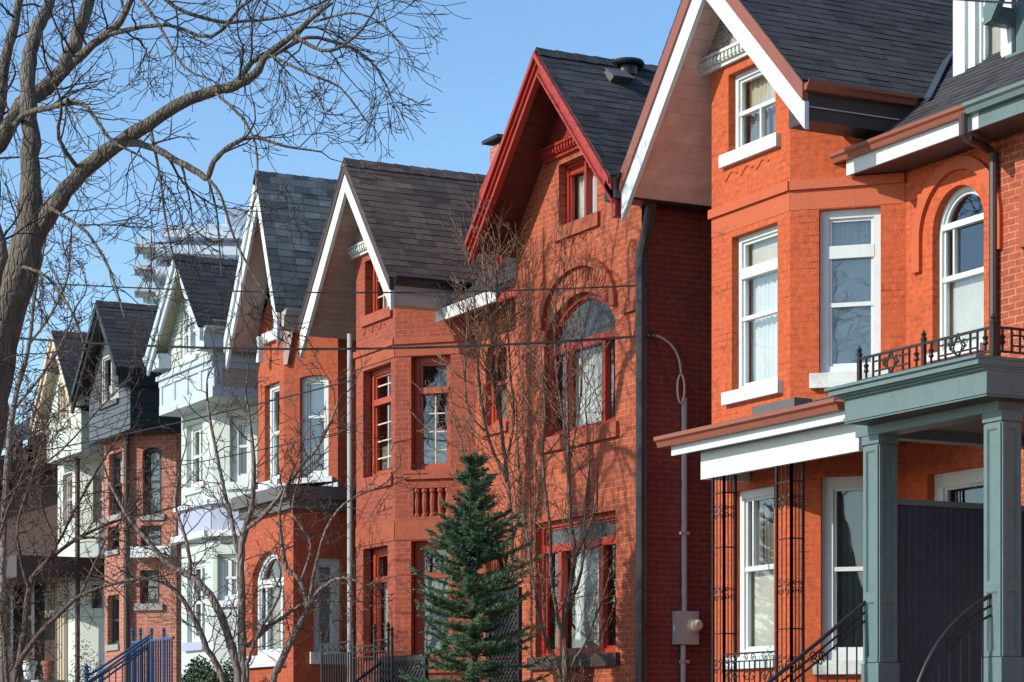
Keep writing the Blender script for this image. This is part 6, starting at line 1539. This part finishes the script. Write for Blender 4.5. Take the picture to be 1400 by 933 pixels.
# lattice screens
def lattice(label, px0, px1, py, Y, zb, mat='black'):
    p0 = onY(px0, py, Y); p1 = onY(px1, py, Y); F = Face(p0.x, Y); wd = p1.x - p0.x; z1 = p0.z
    o = thing('lattice_screen', label, 'trellis', (p0.x, Y, zb), 'black lattice screens beside the spruce')
    mb = MB(); mb.ring(F, rect_poly(0, wd, zb, z1), rect_poly(0.07, wd - 0.07, zb + 0.07, z1 - 0.07), -0.02, 0.03); mb.build('frame', M[mat], o)
    mb = MB(); H = z1 - zb; s = 0.105; k = -int(H / s) - 1
    while k * s < wd:
        for sg in (1, -1):
            a0 = k * s; pts = [(a0, zb), (a0 + H, z1)] if sg > 0 else [(a0, z1), (a0 + H, zb)]
            (x0, z0), (x1, z1_) = pts
            t0 = max(0.0, (0.03 - x0) / H); t1 = min(1.0, (wd - 0.03 - x0) / H)
            if t1 <= t0: continue
            A = (x0 + H * t0, z0 + (z1_ - z0) * t0); B = (x0 + H * t1, z0 + (z1_ - z0) * t1)
            mb.beam(F.pt(A[0], A[1], 0.012 * sg), F.pt(B[0], B[1], 0.012 * sg), 0.012, 0.042, Vector((-(B[1] - A[1]), 0, (B[0] - A[0]))))
        k += 1
    mb.build('lattice_panel', M[mat], o)
lattice('black diagonal lattice panel low in front of the spruce on its left side', 519, 584, 900, 13.45, GZ - 0.1)
lattice('tall black diagonal lattice panel half hidden behind the spruce on its right side', 668, 712, 808, 14.9, GZ)
# blue stair railing
YBR = 13.4
bl = thing('stair_railing', 'blue painted stair railing with finial posts in front of the pink brick house', 'railing', (onY(180, 933, YBR).x, YBR, GZ))
xs_ = []
for px in (181, 192, 207, 224):
    p = onY(px, 868, YBR); mb = MB(); post(mb, Vector((p.x, YBR, GZ)), 0.026, p.z - GZ); mb.build('post', M['blue'], bl); xs_.append(p)
FB_ = Face(0, YBR); zt = xs_[0].z - 0.12
mb = MB(); mb.box(FB_, xs_[0].x, xs_[3].x + 0.5, zt - 0.04, zt, -0.02, 0.02); mb.box(FB_, xs_[0].x, xs_[3].x + 0.5, GZ + 0.6, GZ + 0.64, -0.02, 0.02)
k = xs_[0].x + 0.08
while k < xs_[3].x + 0.5: mb.box(FB_, k - 0.008, k + 0.008, GZ + 0.6, zt, -0.012, 0.012); k += 0.12
mb.build('picket_panel', M['blue'], bl)
for off in (0.0, 0.3):
    mb = MB(); xr_ = xs_[1].x + off
    p0 = onX(207, 868 + off * 10, xr_ + 0.2); p1 = onX(118, 926 + off * 30, xr_ + 0.2)
    mb.tube([p0, p1], 0.022, 8); mb.tube([p0 - Vector((0, 0, 0.14)), p1 - Vector((0, 0, 0.14))], 0.018, 6)
    for k in range(10):
        t = (k + 0.5) / 10; q = p0.lerp(p1, t) - Vector((0, 0, 0.14)); mb.tube([q, q - Vector((0, 0, 0.7))], 0.012, 6)
    post(mb, p1 - Vector((0, 0, 1.0)), 0.04, 1.1)
    mb.build('handrail', M['blue'], bl)
# pale pots on the dark porch
for px, wd, lab, mt in ((40, 18, 'white flower pot on the dark porch at the lower left', 'oldwhite'), (66, 16, 'brown flower pot beside the black porch post at the lower left', 'brown')):
    p = onY(px, 904, 14.9); r = wd / 2 * 0.0172
    o = thing('flower_pot', lab, 'pot', (p.x, 14.9, p.z - 0.42), 'flower pots on the dark porch')
    mb = MB(); mb.lathe((p.x, 14.9, p.z - 0.42), [(r * 0.7, 0), (r, 0.34), (r * 1.12, 0.34), (r * 1.12, 0.42), (r * 0.95, 0.42), (r * 0.9, 0.36)], 18); mb.build('bowl', M[mt], o, smooth=False)
    mb = MB(); mb.lathe((p.x, 14.9, p.z - 0.42), [(r * 0.89, 0.30), (r * 0.89, 0.37), (0.01, 0.385)], 14); mb.build('soil', M['ground'], o)
    mb = MB(); mb.wbox(p.x - 0.3, p.x + 0.3, 14.6, 15.2, GZ, p.z - 0.42); tag(mb.build('plinth', M['concrete'], None, loc=(p.x, 14.9, GZ)), 'concrete block under the ' + lab.split(' on ')[0].split(' beside ')[0], 'plinth', 'plinths under the flower pots')
